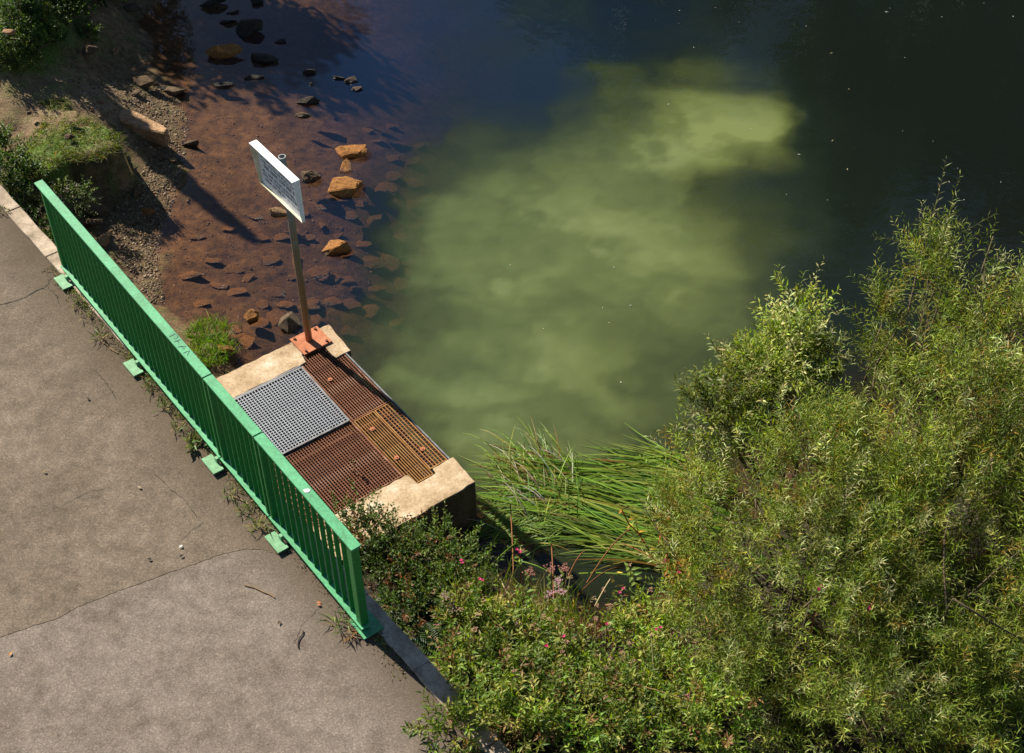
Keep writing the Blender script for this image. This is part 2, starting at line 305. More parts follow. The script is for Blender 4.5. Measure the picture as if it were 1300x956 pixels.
GZ2 = GZ.reshape(GX.shape)
def hz(x, y):
    i = np.clip(np.searchsorted(gx, x) - 1, 0, len(gx) - 2); j = np.clip(np.searchsorted(gy, y) - 1, 0, len(gy) - 2)
    tx = (x - gx[i]) / (gx[i + 1] - gx[i]); ty = (y - gy[j]) / (gy[j + 1] - gy[j])
    return (GZ2[j, i] * (1 - tx) + GZ2[j, i + 1] * tx) * (1 - ty) + (GZ2[j + 1, i] * (1 - tx) + GZ2[j + 1, i + 1] * tx) * ty
ZS = np.arange(1.2, -3.3, -.02)
def ground(px, py, z0=0):               # first point where the sight line meets the land
    d = CF * FPX + CR * (px - 650) - CU * (py - 433); t = (ZS - CAMH) / d[2]
    X, Y = d[0] * t, d[1] * t; below = np.nonzero(ZS < hz(X, Y))[0]; i = below[0] if len(below) else len(ZS) - 1
    return np.array([X[i], Y[i], float(hz(X[i], Y[i]))])
def blobmask(blobs, x, y):              # soft patches given by photo point, level, radius in metres, weight
    o = np.zeros(len(x))
    for px, py, z, r, w in blobs:
        p = at(px, py, z); o += w * np.exp(-((x - p[0]) ** 2 + (y - p[1]) ** 2) / (r * r))
    return o
fq = [(i + 1) * 0 for i in range(0)]
W_, H_ = len(gx), len(gy)
idx = np.arange(W_ * H_).reshape(H_, W_)
faces = np.stack([idx[:-1, :-1], idx[:-1, 1:], idx[1:, 1:], idx[1:, :-1]], -1).reshape(-1, 4)
warm = n1 * 0.5
sand = np.clip(blobmask([(30, 120, -.45, .4, 1.3), (70, 118, -.55, .4, 1.3), (0, 130, -.4, .5, 1.2), (115, 118, -.75, .45, 1.1), (150, 140, -.9, .4, .7), (45, 150, -.48, .25, .6)], fx, fy) + warm * .5, 0, 1)
moss = np.clip(blobmask([(60, 185, -.48, .28, 1), (100, 175, -.52, .25, .9), (130, 172, -.55, .22, .9), (75, 132, -.55, .15, .7), (60, 205, -.46, .25, .9), (25, 195, -.4, .3, .9), (20, 50, -.1, .5, .9), (40, 20, -.1, .45, .9), (0, 0, 0, .6, .9)], fx, fy) + n2 * .5 + n1 * .3, 0, 1)
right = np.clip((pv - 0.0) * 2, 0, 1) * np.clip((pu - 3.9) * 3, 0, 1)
terr = mesh('river_bank', np.stack([fx, fy, GZ], 1), faces, np.stack([sand, moss, np.clip(right, 0, 1)], 1), True)
def terrain_mat():
    m, n, b = newmat('bank_and_bed')
    att = n.nodes.new('ShaderNodeAttribute'); att.attribute_name = 'Col'; sp = n.nodes.new('ShaderNodeSeparateColor'); n.links.new(att.outputs[0], sp.inputs[0])
    geo = n.nodes.new('ShaderNodeNewGeometry'); sx = n.nodes.new('ShaderNodeSeparateXYZ'); n.links.new(geo.outputs['Position'], sx.inputs[0])
    big = noise_node(n, 1.6, 6, 0.62); mid = noise_node(n, 9, 6, 0.65); fin = noise_node(n, 42, 4, 0.65)
    bed = ramp(n, mid.outputs[0], [(0.30, (0.034, 0.015, 0.006)), (0.46, (0.090, 0.040, 0.014)), (0.62, (0.135, 0.062, 0.020)), (0.78, (0.20, 0.098, 0.032))])
    bedb = ramp(n, big.outputs[0], [(0.35, (0.7, 0.66, 0.62)), (0.65, (1.15, 1.15, 1.15))])
    bedc = mixc(n, 0.9, bed.outputs[0], bedb.outputs[0], 'MULTIPLY')
    mud = ramp(n, mid.outputs[0], [(0.3, (0.055, 0.034, 0.017)), (0.5, (0.13, 0.082, 0.042)), (0.72, (0.22, 0.145, 0.08))])
    snd = ramp(n, mid.outputs[0], [(0.3, (0.13, 0.082, 0.042)), (0.7, (0.27, 0.185, 0.108))])
    mos = ramp(n, fin.outputs[0], [(0.3, (0.025, 0.05, 0.007)), (0.5, (0.075, 0.13, 0.018)), (0.75, (0.17, 0.20, 0.04))])
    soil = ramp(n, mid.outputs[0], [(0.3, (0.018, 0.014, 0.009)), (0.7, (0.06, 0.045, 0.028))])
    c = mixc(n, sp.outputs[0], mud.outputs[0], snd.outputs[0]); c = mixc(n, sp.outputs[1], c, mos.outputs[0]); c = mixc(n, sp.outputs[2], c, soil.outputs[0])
    mr = n.nodes.new('ShaderNodeMapRange'); mr.inputs['From Min'].default_value = ZW + 0.03; mr.inputs['From Max'].default_value = ZW - 0.02
    n.links.new(sx.outputs[2], mr.inputs[0])
    c = mixc(n, mr.outputs[0], c, bedc)
    fr = ramp(n, fin.outputs[0], [(0.3, (0.6, 0.6, 0.6)), (0.7, (1.25, 1.25, 1.25))]); c = mixc(n, 0.7, c, fr.outputs[0], 'MULTIPLY')
    n.links.new(c, b.inputs['Base Color']); b.inputs['Roughness'].default_value = 0.9; b.inputs['Specular IOR Level'].default_value = 0.2
    add = n.nodes.new('ShaderNodeMath'); add.operation = 'ADD'; n.links.new(mid.outputs[0], add.inputs[0]); n.links.new(fin.outputs[0], add.inputs[1])
    bump(n, b, add.outputs[0], 0.7, 0.02); return m
tag(link('river_bank', terr, terrain_mat()), kind='structure')

# ------------------------------------------------------------------ water with its drifting silt
wx = axis(-8.0, 8.0, 0.055, 90, 1.5); wy = axis(6.0, 20.0, 0.055, 90, 1.5)
WX, WY = np.meshgrid(wx, wy); qx, qy = WX.ravel(), WY.ravel()
inn = (qx > -8.3) & (qx < 8.3) & (qy > 5.8) & (qy < 20.4)
a1 = np.zeros(len(qx)); a2 = a1.copy(); a3 = a1.copy(); a4 = a1.copy()
a1[inn] = fbm(qx[inn], qy[inn], 0.75, 5, 5); a2[inn] = fbm(qx[inn], qy[inn], 0.75, 8, 5); a3[inn] = fbm(qx[inn], qy[inn], 2.0, 11, 5)
a4[inn] = fbm(qx[inn] * 0.6 + qy[inn] * .35, qy[inn], 1.1, 14, 5)
# how much silt the discharge carries, estimated at points of the river (percent), drifting with the eddies
PXC = (420,480,540,600,660,720,780,840,900,960,1020,1080)
SILT = {0:(0,0,2,6,12,10,3,5,6,3,0,0),60:(0,0,3,6,8,6,6,8,10,5,2,0),108:(0,0,2,5,6,12,22,17,30,14,4,0),140:(0,2,5,8,10,16,36,50,76,70,7,3),170:(0,5,12,18,17,36,46,74,84,85,9,4),200:(2,12,25,32,32,52,64,78,78,56,11,4),
 230:(3,15,32,42,54,62,68,58,26,12,11,5),260:(4,20,40,52,62,68,70,58,26,16,13,7),290:(5,25,45,58,66,74,76,72,54,28,15,7),330:(6,28,48,60,70,72,66,76,68,32,16,9),370:(8,30,50,62,66,60,76,68,56,30,16,9),410:(10,35,55,60,70,68,52,55,46,30,17,11),
 450:(15,45,62,60,70,76,60,40,38,28,17,11),490:(15,48,68,74,66,70,62,42,40,28,18,10),530:(12,48,68,76,72,58,64,50,40,30,18,10),570:(10,40,60,68,72,68,60,45,35,30,18,10),620:(10,30,45,55,60,50,45,40,30,30,18,10),700:(5,10,20,30,30,25,20,20,15,10,10,5),-60:(0,0,1,5,9,9,4,4,4,2,0,0)}
def silt(SX, SY):
    num = np.zeros(len(SX)); den = np.full(len(SX), 1e-4)
    for y_, row in SILT.items():
        for x_, val in zip(PXC, row):
            p = at(x_, y_, ZW); val = val * (.62 if x_ == 480 else .86 if x_ == 540 else 1); w = np.exp(-((SX - p[0]) ** 2 / .30 ** 2 + (SY - p[1]) ** 2 / .36 ** 2)); num += w * val / 100; den += w
    return num / den
a5 = np.zeros(len(qx)); a5[inn] = fbm(qx[inn] * 1.2, qy[inn] * 1.2, 4.0, 19, 4)
SX = qx + a1 * 0.27 + a3 * 0.12 + a5 * .03; SY = qy + a2 * 0.27 + a4 * .12 + a5 * .03
sed = np.zeros(len(qx)); sed[inn] = silt(SX[inn], SY[inn]); 
a6 = np.zeros(len(qx)); a6[inn] = fbm(SX[inn] + .35 * a3[inn] + .3 * a1[inn], SY[inn] * 1.2 + .35 * a4[inn], .55, 23, 3); a7 = np.zeros(len(qx)); a7[inn] = fbm(SX[inn] + .3 * a2[inn], SY[inn] * 1.5 + .2 * a3[inn], 1.0, 29, 3)
fold = .17 * np.exp(-(a6 / .24) ** 2) + .06 * np.exp(-(a7 / .22) ** 2)        # thin places between the billows
sed = np.clip(sed * (1.10 + 0.12 * a3 + 0.15 * a4 + .06 * a5) * (1 - fold), 0, 1)
depth = np.clip(ZW - np.array(hz(np.clip(qx, gx[0], gx[-1]), np.clip(qy, gy[0], gy[-1]))), 0, 4)
opac = 1 - np.exp(-1.9 * np.clip(depth - 0.07, 0, 9) ** 1.15); opac = np.clip(opac + sed * .5, 0, 1)
pE = at(1000, 120, ZW); pW = at(430, 60, ZW)
hue = np.clip((qx - pW[0]) / (pE[0] - pW[0]) + 0.15 * a1 + np.clip((10.5 - qy) * .5, 0, 1), 0, 1)     # sky's reflected blue painted in on the left, dark on the right
wi = np.arange(len(wx) * len(wy)).reshape(len(wy), len(wx))
wf = np.stack([wi[:-1, :-1], wi[:-1, 1:], wi[1:, 1:], wi[1:, :-1]], -1).reshape(-1, 4)
wme = mesh('river_water', np.stack([qx, qy, np.full(len(qx), ZW)], 1), wf, np.stack([sed, opac, hue], 1), True)
def water_mat():
    m, n, b = newmat('river_water'); n.nodes.remove(b); out = n.nodes['Material Output']
    att = n.nodes.new('ShaderNodeAttribute'); att.attribute_name = 'Col'; sp = n.nodes.new('ShaderNodeSeparateColor'); n.links.new(att.outputs[0], sp.inputs[0])
    deep = mixc(n, sp.outputs[2], (0.005, 0.017, 0.050), (0.0055, 0.0085, 0.0065))  # blue end puts the sky's reflection into the body colour
    plume = ramp(n, sp.outputs[0], [(0.0, (0.006, 0.011, 0.010)), (0.15, (0.013, 0.021, 0.016)), (0.32, (0.030, 0.042, 0.020)), (0.65, (0.076, 0.101, 0.040)), (0.9, (0.128, 0.163, 0.072))])
    silty = n.nodes.new('ShaderNodeMapRange'); silty.inputs['From Max'].default_value = 0.18; n.links.new(sp.outputs[0], silty.inputs[0])
    hm = n.nodes.new('ShaderNodeMath'); hm.operation = 'MULTIPLY'; hm.inputs[1].default_value = .8; n.links.new(sp.outputs[2], hm.inputs[0])
    body = mixc(n, silty.outputs[0], deep, mixc(n, hm.outputs[0], plume.outputs[0], mixc(n, 1.0, plume.outputs[0], (1.06, 0.96, 0.68), 'MULTIPLY')))
    df = n.nodes.new('ShaderNodeBsdfDiffuse'); n.links.new(body, df.inputs[0])
    tr = n.nodes.new('ShaderNodeBsdfTransparent'); tr.inputs[0].default_value = (0.93, 0.90, 0.88, 1)
    mx = n.nodes.new('ShaderNodeMixShader'); n.links.new(sp.outputs[1], mx.inputs[0]); n.links.new(tr.outputs[0], mx.inputs[1]); n.links.new(df.outputs[0], mx.inputs[2])
    gl = n.nodes.new('ShaderNodeBsdfGlossy'); gl.inputs['Roughness'].default_value = 0.02
    fr = n.nodes.new('ShaderNodeFresnel'); gb = n.nodes.new('ShaderNodeNewGeometry'); mrf = n.nodes.new('ShaderNodeMapRange'); mrf.inputs['To Min'].default_value = 1.333; mrf.inputs['To Max'].default_value = 1 / 1.333
    n.links.new(gb.outputs['Backfacing'], mrf.inputs[0]); n.links.new(mrf.outputs[0], fr.inputs[0])
    rip = noise_node(n, 5.0, 3, 0.5); bp = n.nodes.new('ShaderNodeBump'); bp.inputs['Strength'].default_value = 0.16; bp.inputs['Distance'].default_value = 0.02
    n.links.new(rip.outputs[0], bp.inputs['Height'])
    for s in (gl, fr): n.links.new(bp.outputs[0], s.inputs['Normal'])
    m2 = n.nodes.new('ShaderNodeMixShader'); n.links.new(fr.outputs[0], m2.inputs[0]); n.links.new(mx.outputs[0], m2.inputs[1]); n.links.new(gl.outputs[0], m2.inputs[2])
    n.links.new(m2.outputs[0], out.inputs[0]); return m
tag(link('river_water', wme, water_mat()), kind='structure')

# ------------------------------------------------------------------ path, kerb, wall
def kv(u): return 0.06 + 0.2 * (u + 1.7) / 8.0          # outer line of the kerb
seam_px = [(-160, 868), (-60, 832), (0, 809), (40, 795), (70, 786), (100, 770), (145, 752), (180, 740), (215, 727), (250, 715), (282, 703), (310, 697), (335, 698), (352, 704)]
seam = [at(a, b, 0) for a, b in seam_px]
seam2 = []
for i in range(len(seam) - 1):
    for t in np.linspace(0, 1, 8, endpoint=False): 
        p = seam[i] * (1 - t) + seam[i + 1] * t; seam2.append(p + V3 * random.uniform(-.005, .005) * 1.0 + U3 * random.uniform(-.005, .005))
seam2.append(seam[-1])
def strip_pts(u0, u1, off, k=30): return [np.array(uv(u, kv(u) + off, 0)) for u in np.linspace(u0, u1, k)]
su, sv = uv_of(seam2[-1])
up_edge = strip_pts(-14, su, -.145); lo_edge = strip_pts(su, 12, -.145)
polyA = [*(p + U3 * -.004 for p in seam2), *up_edge[::-1], np.array(uv(-14, -9)), seam2[0] + V3 * -4]
polyB = [*(p + U3 * .004 for p in seam2[::-1]), np.array(uv(su + 3, -9)), np.array(uv(12, -9)), *lo_edge[::-1]]
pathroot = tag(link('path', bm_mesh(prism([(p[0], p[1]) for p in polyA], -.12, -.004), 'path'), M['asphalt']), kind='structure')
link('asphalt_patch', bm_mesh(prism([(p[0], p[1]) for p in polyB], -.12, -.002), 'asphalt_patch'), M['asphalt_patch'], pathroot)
bedp = prism([uv(-14, -9.2)[:2], uv(12, -9.2)[:2], uv(12, kv(12) - .1)[:2], uv(-14, kv(-14) - .1)[:2]], -.3, -.016)
link('path_base', bm_mesh(bedp, 'path_base'), M['crack'], pathroot)
def ribbon(pts, w, z, name, m, parent):
    b = Buf(); pts = np.array(pts); pts[:, 2] = z; t = np.gradient(pts, axis=0); s = np.cross(t, [0, 0, 1.]); s /= np.linalg.norm(s, axis=1, keepdims=True)
    ww = np.array([w * random.uniform(.3, 1.0) for _ in pts])[:, None] * .5
    ww[0] = ww[-1] = 0.0005
    b.add(np.stack([pts - s * ww, pts + s * ww], 1).reshape(-1, 3), [(2 * i, 2 * i + 1, 2 * i + 3, 2 * i + 2) for i in range(len(pts) - 1)], (1, 1, 1))
    return b.obj(name, m, parent)
for line, w in (([(-10, 388), (12, 384), (30, 378), (48, 368), (58, 364), (66, 352)], .012), ([(60, 364), (72, 376), (78, 392)], .008), ([(120, 470), (132, 482), (142, 497), (150, 508)], .008), ([(345, 672), (352, 655), (335, 640), (318, 622)], .009),
                 ([(405, 770), (396, 782), (384, 792), (378, 806), (372, 820)], .004), ([(225, 690), (245, 672), (262, 660)], .006), ([(80, 640), (110, 625), (140, 618)], .005), ([(195, 600), (214, 618), (240, 640), (252, 662)], .006)):
    P_ = [at(a, b, 0) for a, b in line]; Q = []
    for i in range(len(P_) - 1):
        for t in np.linspace(0, 1, 6, endpoint=False): Q.append(P_[i] * (1 - t) + P_[i + 1] * t + np.array([random.uniform(-.008, .008), random.uniform(-.008, .008), 0]))
    ribbon(Q, w, 0.001, 'crack', M['crack'], pathroot)
kr = tag(bpy.data.objects.new('kerb', None), kind='structure'); COL.objects.link(kr)
uk = -14.0
while uk < 12:
    L = random.uniform(.82, 1.0); a, b_ = uk + .002, uk + L - .002; z1 = .012 + random.uniform(0, .012)
    poly = [uv(t, kv(t) - .14 + random.uniform(-.006, .006))[:2] for t in np.linspace(a, b_, 6)] + [uv(t, kv(t) + .02 + random.uniform(-.006, .006))[:2] for t in np.linspace(b_, a, 6)]
    link('kerb_stone', bm_mesh(prism(poly, -.2, z1, bev=.008), 'kerb_stone'), M['kerb'], kr); uk += L
wbm = prism([uv(-14, kv(-14) - .12)[:2], uv(12, kv(12) - .12)[:2], uv(12, kv(12))[:2], uv(-14, kv(-14))[:2]], -2.2, -.205)
tag(link('retaining_wall', bm_mesh(wbm, 'retaining_wall'), M['wall']), 'damp concrete retaining wall below the kerb behind the green railing', 'wall')

# ------------------------------------------------------------------ green railing
rl = empty('railing', uv(2.8, .03, 0), 'bright green metal railing of flat upright bars along the path edge', 'railing')
RC = .035
JT = [(-.10, 3.325), (3.337, 4.178), (4.19, 5.665)]
for k, (a, b_) in enumerate(JT):
    tr_ = box_part('top_rail', a, b_, RC - .045, RC + .045, 1.082, 1.10, M['green'], rl, .003)
    if k == 0:
        g = Buf()
        def st(pts):
            q = [np.array(uv(2.70 + x, RC + y, 1.1022)) - np.array(rl.location) for x, y in pts]; g.blade(q, .009, (0, 0, 0))
        for s in ([(0, -.03), (.0, .03), (.05, .03), (.06, 0), (.02, -.01)], [(.09, .03), (.085, -.03), (.13, -.03)], [(.09, 0), (.125, .005)], [(.16, -.03), (.20, .03), (.23, -.03)], [(.17, 0), (.22, .0)], [(.26, -.03), (.265, .03), (.31, -.02), (.315, .03)]): st(s)
        gm = noisy('grey_spray_paint', [(0.3, (.03, .09, .07)), (.7, (.08, .16, .12))], 20); g.obj('graffiti', gm, tr_)
    if k == 2:
        bmd = bmesh.new(); bmesh.ops.create_icosphere(bmd, subdivisions=2, radius=.022)
        for v_ in bmd.verts: v_.co.z *= .12; v_.co.x *= 1.3 + .3 * math.sin(v_.co.y * 200)
        d = link('bird_dropping', bm_mesh(bmd, 'bird_dropping', True), M['dropping'], tr_); d.location = np.array(uv(4.95, RC, 1.102)) - np.array(rl.location)
    box_part('bottom_rail', a + .1 if k == 0 else a, b_, RC - .052, RC + .030, .085, .098, M['green'], rl, .002)
posts = [(0.02, .045), (3.29, .03), (3.372, .03), (4.145, .03), (4.222, .03), (5.60, .075)]
for u_, w_ in posts: box_part('post', u_ - w_ / 2, u_ + w_ / 2, RC - .036, RC + .036, .02, 1.081, M['green_shaded'], rl, .004)
bsrc = None
def bal(u_):
    global bsrc
    if bsrc is None:
        bm = bmesh.new(); c0 = np.array(uv(0, RC, 0))
        bm_box(bm, -.005, .005, RC - .020, RC + .020, .099, 1.081, c0); bevel(bm, .0015); bsrc = bm_mesh(bm, 'baluster')
    o = link('baluster', bsrc, M['green_shaded'], rl); o.location = np.array(uv(u_, RC, 0)) - np.array(rl.location); return o
for a, b_, n_ in ((.04, 3.275, 28), (3.387, 4.13, 6), (4.237, 5.56, 11)):
    for t in np.linspace(a, b_, n_ + 2)[1:-1]: bal(t)
fpl = None
for u_ in (.17, 1.74, 3.30, 4.42, 5.60):
    bm = bmesh.new(); c0 = np.array(uv(0, 0, 0)); v0, v1 = (-.132, -.025) if u_ < 5 else (-.03, .16)
    bm_box(bm, -.115, .115, v0, v1, .022, .036, c0); bm_box(bm, -.02, .02, min(v1 - .02, .0), RC + .02, .037, .086, c0); bevel(bm, .003)
    o = link('foot_plate', bm_mesh(bm, 'foot_plate'), M['green_dull'] if u_ < 5 else M['green'], rl); o.location = np.array(uv(u_, 0, 0)) - np.array(rl.location)

# ------------------------------------------------------------------ concrete outfall
of = empty('concrete_outfall', uv(3.0, 1.0, ZP), 'square concrete outfall chamber with rough sandy walls at the water edge', 'outfall')
def rough_prism(poly_uv, z0, z1, name, jit=.008):
    P2 = []
    n = len(poly_uv)
    for i in range(n):
        a, b_ = np.array(poly_uv[i]), np.array(poly_uv[(i + 1) % n]); k = max(1, int(np.linalg.norm(b_ - a) / .07))
        for t in range(k):
            q = a + (b_ - a) * t / k; j = jit if t else jit * .5
            P2.append((q[0] + random.uniform(-j, j), q[1] + random.uniform(-j, j)))
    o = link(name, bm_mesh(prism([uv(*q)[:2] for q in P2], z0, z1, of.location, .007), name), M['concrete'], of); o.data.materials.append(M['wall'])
    for p in o.data.polygons: p.material_index = 1 if p.normal.z < .3 and p.center.z < -.03 else 0      # shade of the side faces painted in as dark concrete
    return o
rough_prism([(1.63, .22), (2.0, .22), (2.0, 1.60), (1.88, 1.62), (1.88, 1.86), (2.14, 1.87), (2.14, 2.055), (1.65, 2.085)], -1.9, ZP, 'side_wall')
rough_prism([(3.90, .22), (4.40, .22), (4.38, 2.01), (3.99, 2.03), (3.99, 1.79), (4.06, 1.78), (4.06, 1.57), (3.90, 1.56)], -1.9, ZP + .003, 'side_wall')
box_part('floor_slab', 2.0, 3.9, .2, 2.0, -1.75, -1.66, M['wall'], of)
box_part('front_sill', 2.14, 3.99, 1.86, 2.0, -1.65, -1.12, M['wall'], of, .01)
box_part('edge_angle', 2.12, 3.985, 1.985, 2.0, -.80, ZP - .004, M['steel_dark'], of)
box_part('support_beam', 2.0, 3.9, 1.50, 1.54, -.86, -.752, M['rust'], of)
box_part('support_beam', 2.965, 2.995, .2, 1.98, -.98, -.862, M['rust'], of)
box_part('edge_angle', 1.999, 2.018, .22, 1.52, -.76, ZP + .004, M['steel_dark'], of)

def grating(label, u0, u1, v0, v1, z, mat, pitch_u, pitch_v, fr=.018, bar=.0065, cross=.006, cmat=None, clips=()):
    g = empty('steel_grating', uv((u0 + u1) / 2, (v0 + v1) / 2, z), label, 'grating', 'grating panels over the outfall')
    for a in ((u0, u1, v0, v0 + fr), (u0, u1, v1 - fr, v1), (u0, u0 + fr, v0 + fr, v1 - fr), (u1 - fr, u1, v0 + fr, v1 - fr)):
        box_part('frame_bar', a[0] + .0006, a[1] - .0006, a[2] + .0006, a[3] - .0006, z - .032, z + .001, cmat or (M['steel_dark'] if mat is M['galv'] else mat), g)
    n_ = int((v1 - v0 - 2 * fr) / pitch_v); src = None
    for k in range(1, n_ + 1):
        v_ = v0 + fr + (v1 - v0 - 2 * fr) * k / (n_ + 1)
        if src is None:
            bm = bmesh.new(); c0 = np.array(uv((u0 + u1) / 2, 0, z)); bm_box(bm, u0 + fr, u1 - fr, -bar / 2, bar / 2, z - .018, z, c0); src = bm_mesh(bm, 'bearing_bar')
        o = link('bearing_bar', src, mat, g); o.location = V3 * (v_ - (v0 + v1) / 2); o.rotation_euler.z = random.uniform(-.0015, .0015)
    n_ = int((u1 - u0 - 2 * fr) / pitch_u); src = None
    for k in range(1, n_ + 1):
        u_ = u0 + fr + (u1 - u0 - 2 * fr) * k / (n_ + 1)
        if src is None:
            bm = bmesh.new(); c0 = np.array(uv(0, (v0 + v1) / 2, z)); bm_box(bm, -cross / 2, cross / 2, v0 + fr, v1 - fr, z - .016, z - .006, c0); src = bm_mesh(bm, 'cross_bar')
        o = link('cross_bar', src, M['rust_dark'] if mat is not M['galv'] else mat, g); o.location = U3 * (u_ - (u0 + u1) / 2)
    for cu, cv in clips:
        bb = bmesh.new(); bmesh.ops.create_cone(bb, cap_ends=True, segments=14, radius1=.026, radius2=.024, depth=.008); bmesh.ops.create_cone(bb, cap_ends=True, segments=6, radius1=.011, radius2=.010, depth=.022)
        q = link('clip', bm_mesh(bb, 'clip'), M['rust_plate'], g); q.location = np.array(uv(cu, cv, z + .006)) - np.array(g.location)
    return g
GP_ = grating('pale grey galvanised square mesh grating, newest of the four panels', 2.022, 2.968, .26, 1.515, ZP + .012, M['galv'], .034, .0325, .022, .0068, .0068)
GP_.rotation_euler.z = R(-1.2)
grating('rusty mesh grating between the signpost foot and the grey panel, nearest the sign', 1.90, 2.985, 1.535, 1.975, ZP - .012, M['rust'], .031, .029, .012, .0065, .0055, None, ((2.36, 1.66),))
grating('rust brown mesh grating beside the green railing with a weed growing through', 2.985, 3.885, .26, 1.515, ZP - .010, M['rust'], .031, .030, .012, .0065, .0055)
grating('ochre rusty grating with long parallel bars at the outer right corner', 2.995, 4.045, 1.535, 1.765, ZP - .011, M['rust_ochre'], .2, .030, .010, .008, .006, None, ((3.66, 1.60), (3.2, 1.62)))
grating('narrow ochre grating strip along the water side edge', 2.995, 3.975, 1.775, 1.975, ZP - .013, M['rust_ochre'], .04, .036, .012, .009, .010, None, ((3.72, 1.86),))

# ------------------------------------------------------------------ warning sign
sg = empty('warning_sign', uv(1.75, 1.785, ZP), 'white framed notice board on a tall rusty metal post at the outfall corner', 'sign')
def rel(p): return np.array(p) - np.array(sg.location)
bp_ = box_part('base_plate', 1.615, 1.915, 1.63, 1.965, ZP + .006, ZP + .020, M['rust_plate'], sg, .002)
for cu, cv in ((1.65, 1.67), (1.88, 1.67), (1.65, 1.92), (1.88, 1.92)):
    bb = bmesh.new(); bmesh.ops.create_cone(bb, cap_ends=True, segments=6, radius1=.015, radius2=.013, depth=.02)
    q = link('bolt', bm_mesh(bb, 'bolt'), M['rust'], bp_); q.location = rel(uv(cu, cv, ZP + .029))
def post_mat():
    m, n, b = newmat('rusting_post'); geo = n.nodes.new('ShaderNodeNewGeometry'); sx = n.nodes.new('ShaderNodeSeparateXYZ'); n.links.new(geo.outputs['Position'], sx.inputs[0])
    nz = noise_node(n, 9, 5, 0.6); ad = n.nodes.new('ShaderNodeMath'); ad.operation = 'MULTIPLY_ADD'; ad.inputs[1].default_value = 1.4; n.links.new(nz.outputs[0], ad.inputs[0]); n.links.new(sx.outputs[2], ad.inputs[2])
    mr = n.nodes.new('ShaderNodeMapRange'); mr.inputs['From Min'].default_value = -.1; mr.inputs['From Max'].default_value = 2.2; n.links.new(ad.outputs[0], mr.inputs[0])
    r = ramp(n, mr.outputs[0], [(0.0, (.32, .12, .05)), (.3, (.22, .13, .06)), (.6, (.20, .17, .11)), (1.0, (.28, .30, .30))])
    n.links.new(r.outputs[0], b.inputs['Base Color']); b.inputs['Roughness'].default_value = .55; b.inputs['Metallic'].default_value = .35; bump(n, b, nz.outputs[0], .3, .004); return m
def hollow(r0, r1, z0, z1, c, sides=20):
    bm = bmesh.new(); rings = []
    for r, z in ((r0, z0), (r0, z1), (r1, z1), (r1, z1 - .2)):
        rings.append([bm.verts.new((c[0] + r * math.cos(t), c[1] + r * math.sin(t), z)) for t in np.linspace(0, 2 * math.pi, sides, endpoint=False)])
    for a, b_ in zip(rings, rings[1:]):
        for k in range(sides): bm.faces.new((a[k], a[(k + 1) % sides], b_[(k + 1) % sides], b_[k]))
    bm.faces.new(rings[-1]); return bm
po = link('post', bm_mesh(hollow(.036, .029, .015, 2.375, (0, 0)), 'post'), post_mat(), sg)
for p_ in po.data.polygons: p_.use_smooth = len(p_.vertices) == 4
m_ = po.modifiers.new('edge', 'EDGE_SPLIT'); m_.split_angle = R(40)
u0, u1, v0, v1, z0, z1 = 1.345, 2.135, 1.66, 1.742, 1.165, 1.65
bd = box_part('board', u0 + .004, u1 - .004, v1 - .012, v1 - .004, z0 + .004, z1 - .004, M['white'], sg)
box_part('top_flange', u0, u1, v0, v1, z1 - .003, z1 + .006, M['white'], sg)
vb = v1 - .036
box_part('bottom_flange', u0, u1, vb, v1, z0 - .006, z0 + .003, M['cream'], sg)
for a in (u0, u1 - .006):
    bm = bmesh.new(); vs = [bm.verts.new(rel(uv(uu, vv, zz))) for uu in (a, a + .006) for vv, zz in ((vb + .001, z0 + .004), (v1 - .001, z0 + .004), (v1 - .001, z1 - .004), (v0 + .001, z1 - .004))]
    for f_ in ((0, 1, 2, 3), (7, 6, 5, 4), (0, 4, 5, 1), (1, 5, 6, 2), (2, 6, 7, 3), (3, 7, 4, 0)): bm.faces.new([vs[k] for k in f_])
    link('side_flange', bm_mesh(bm, 'side_flange'), M['cream'] if a == u0 else M['white'], sg)
for zc in (1.3, 1.55): box_part('clamp', 1.70, 1.80, v1 - .003, v1 + .035, zc - .02, zc + .02, M['steel_dark'], sg)
ink = Buf()
def mark(ua, ub, za, zb):
    v_ = v1 - .0135
    ink.add([rel(uv(ua, v_, za)), rel(uv(ub, v_, za)), rel(uv(ub, v_, zb)), rel(uv(ua, v_, zb))], [(0, 1, 2, 3)], (0, 0, 0))
rs = random.Random(3)
for zt, hgt, us, ue, lw in ((1.585, .050, 1.42, 2.06, .016), (1.50, .026, 1.41, 2.08, .008), (1.455, .026, 1.41, 2.06, .008), (1.395, .040, 1.45, 2.04, .013), (1.335, .026, 1.41, 2.08, .008), (1.29, .026, 1.41, 2.05, .008), (1.24, .026, 1.44, 2.06, .008)):
    u_ = us
    while u_ < ue:                       # rows of letter strokes, too small in the photograph to be read
        for _ in range(rs.randint(3, 7)):
            if u_ > ue: break
            s = lw * 1.9; kind = rs.randint(0, 3)
            mark(u_, u_ + lw * .6, zt, zt + hgt)
            if kind != 0: mark(u_ + lw * .5, u_ + s * .8, zt + hgt * .8, zt + hgt)
            if kind != 1: mark(u_ + lw * .5, u_ + s * .8, zt, zt + hgt * .2)
            if kind >= 2: mark(u_ + s * .82, u_ + s, zt + hgt * .1, zt + hgt * .9)
            u_ += s * 1.35
        u_ += lw * 1.8
ink.obj('lettering', M['ink'], bd)['kind'] = 'stuff'

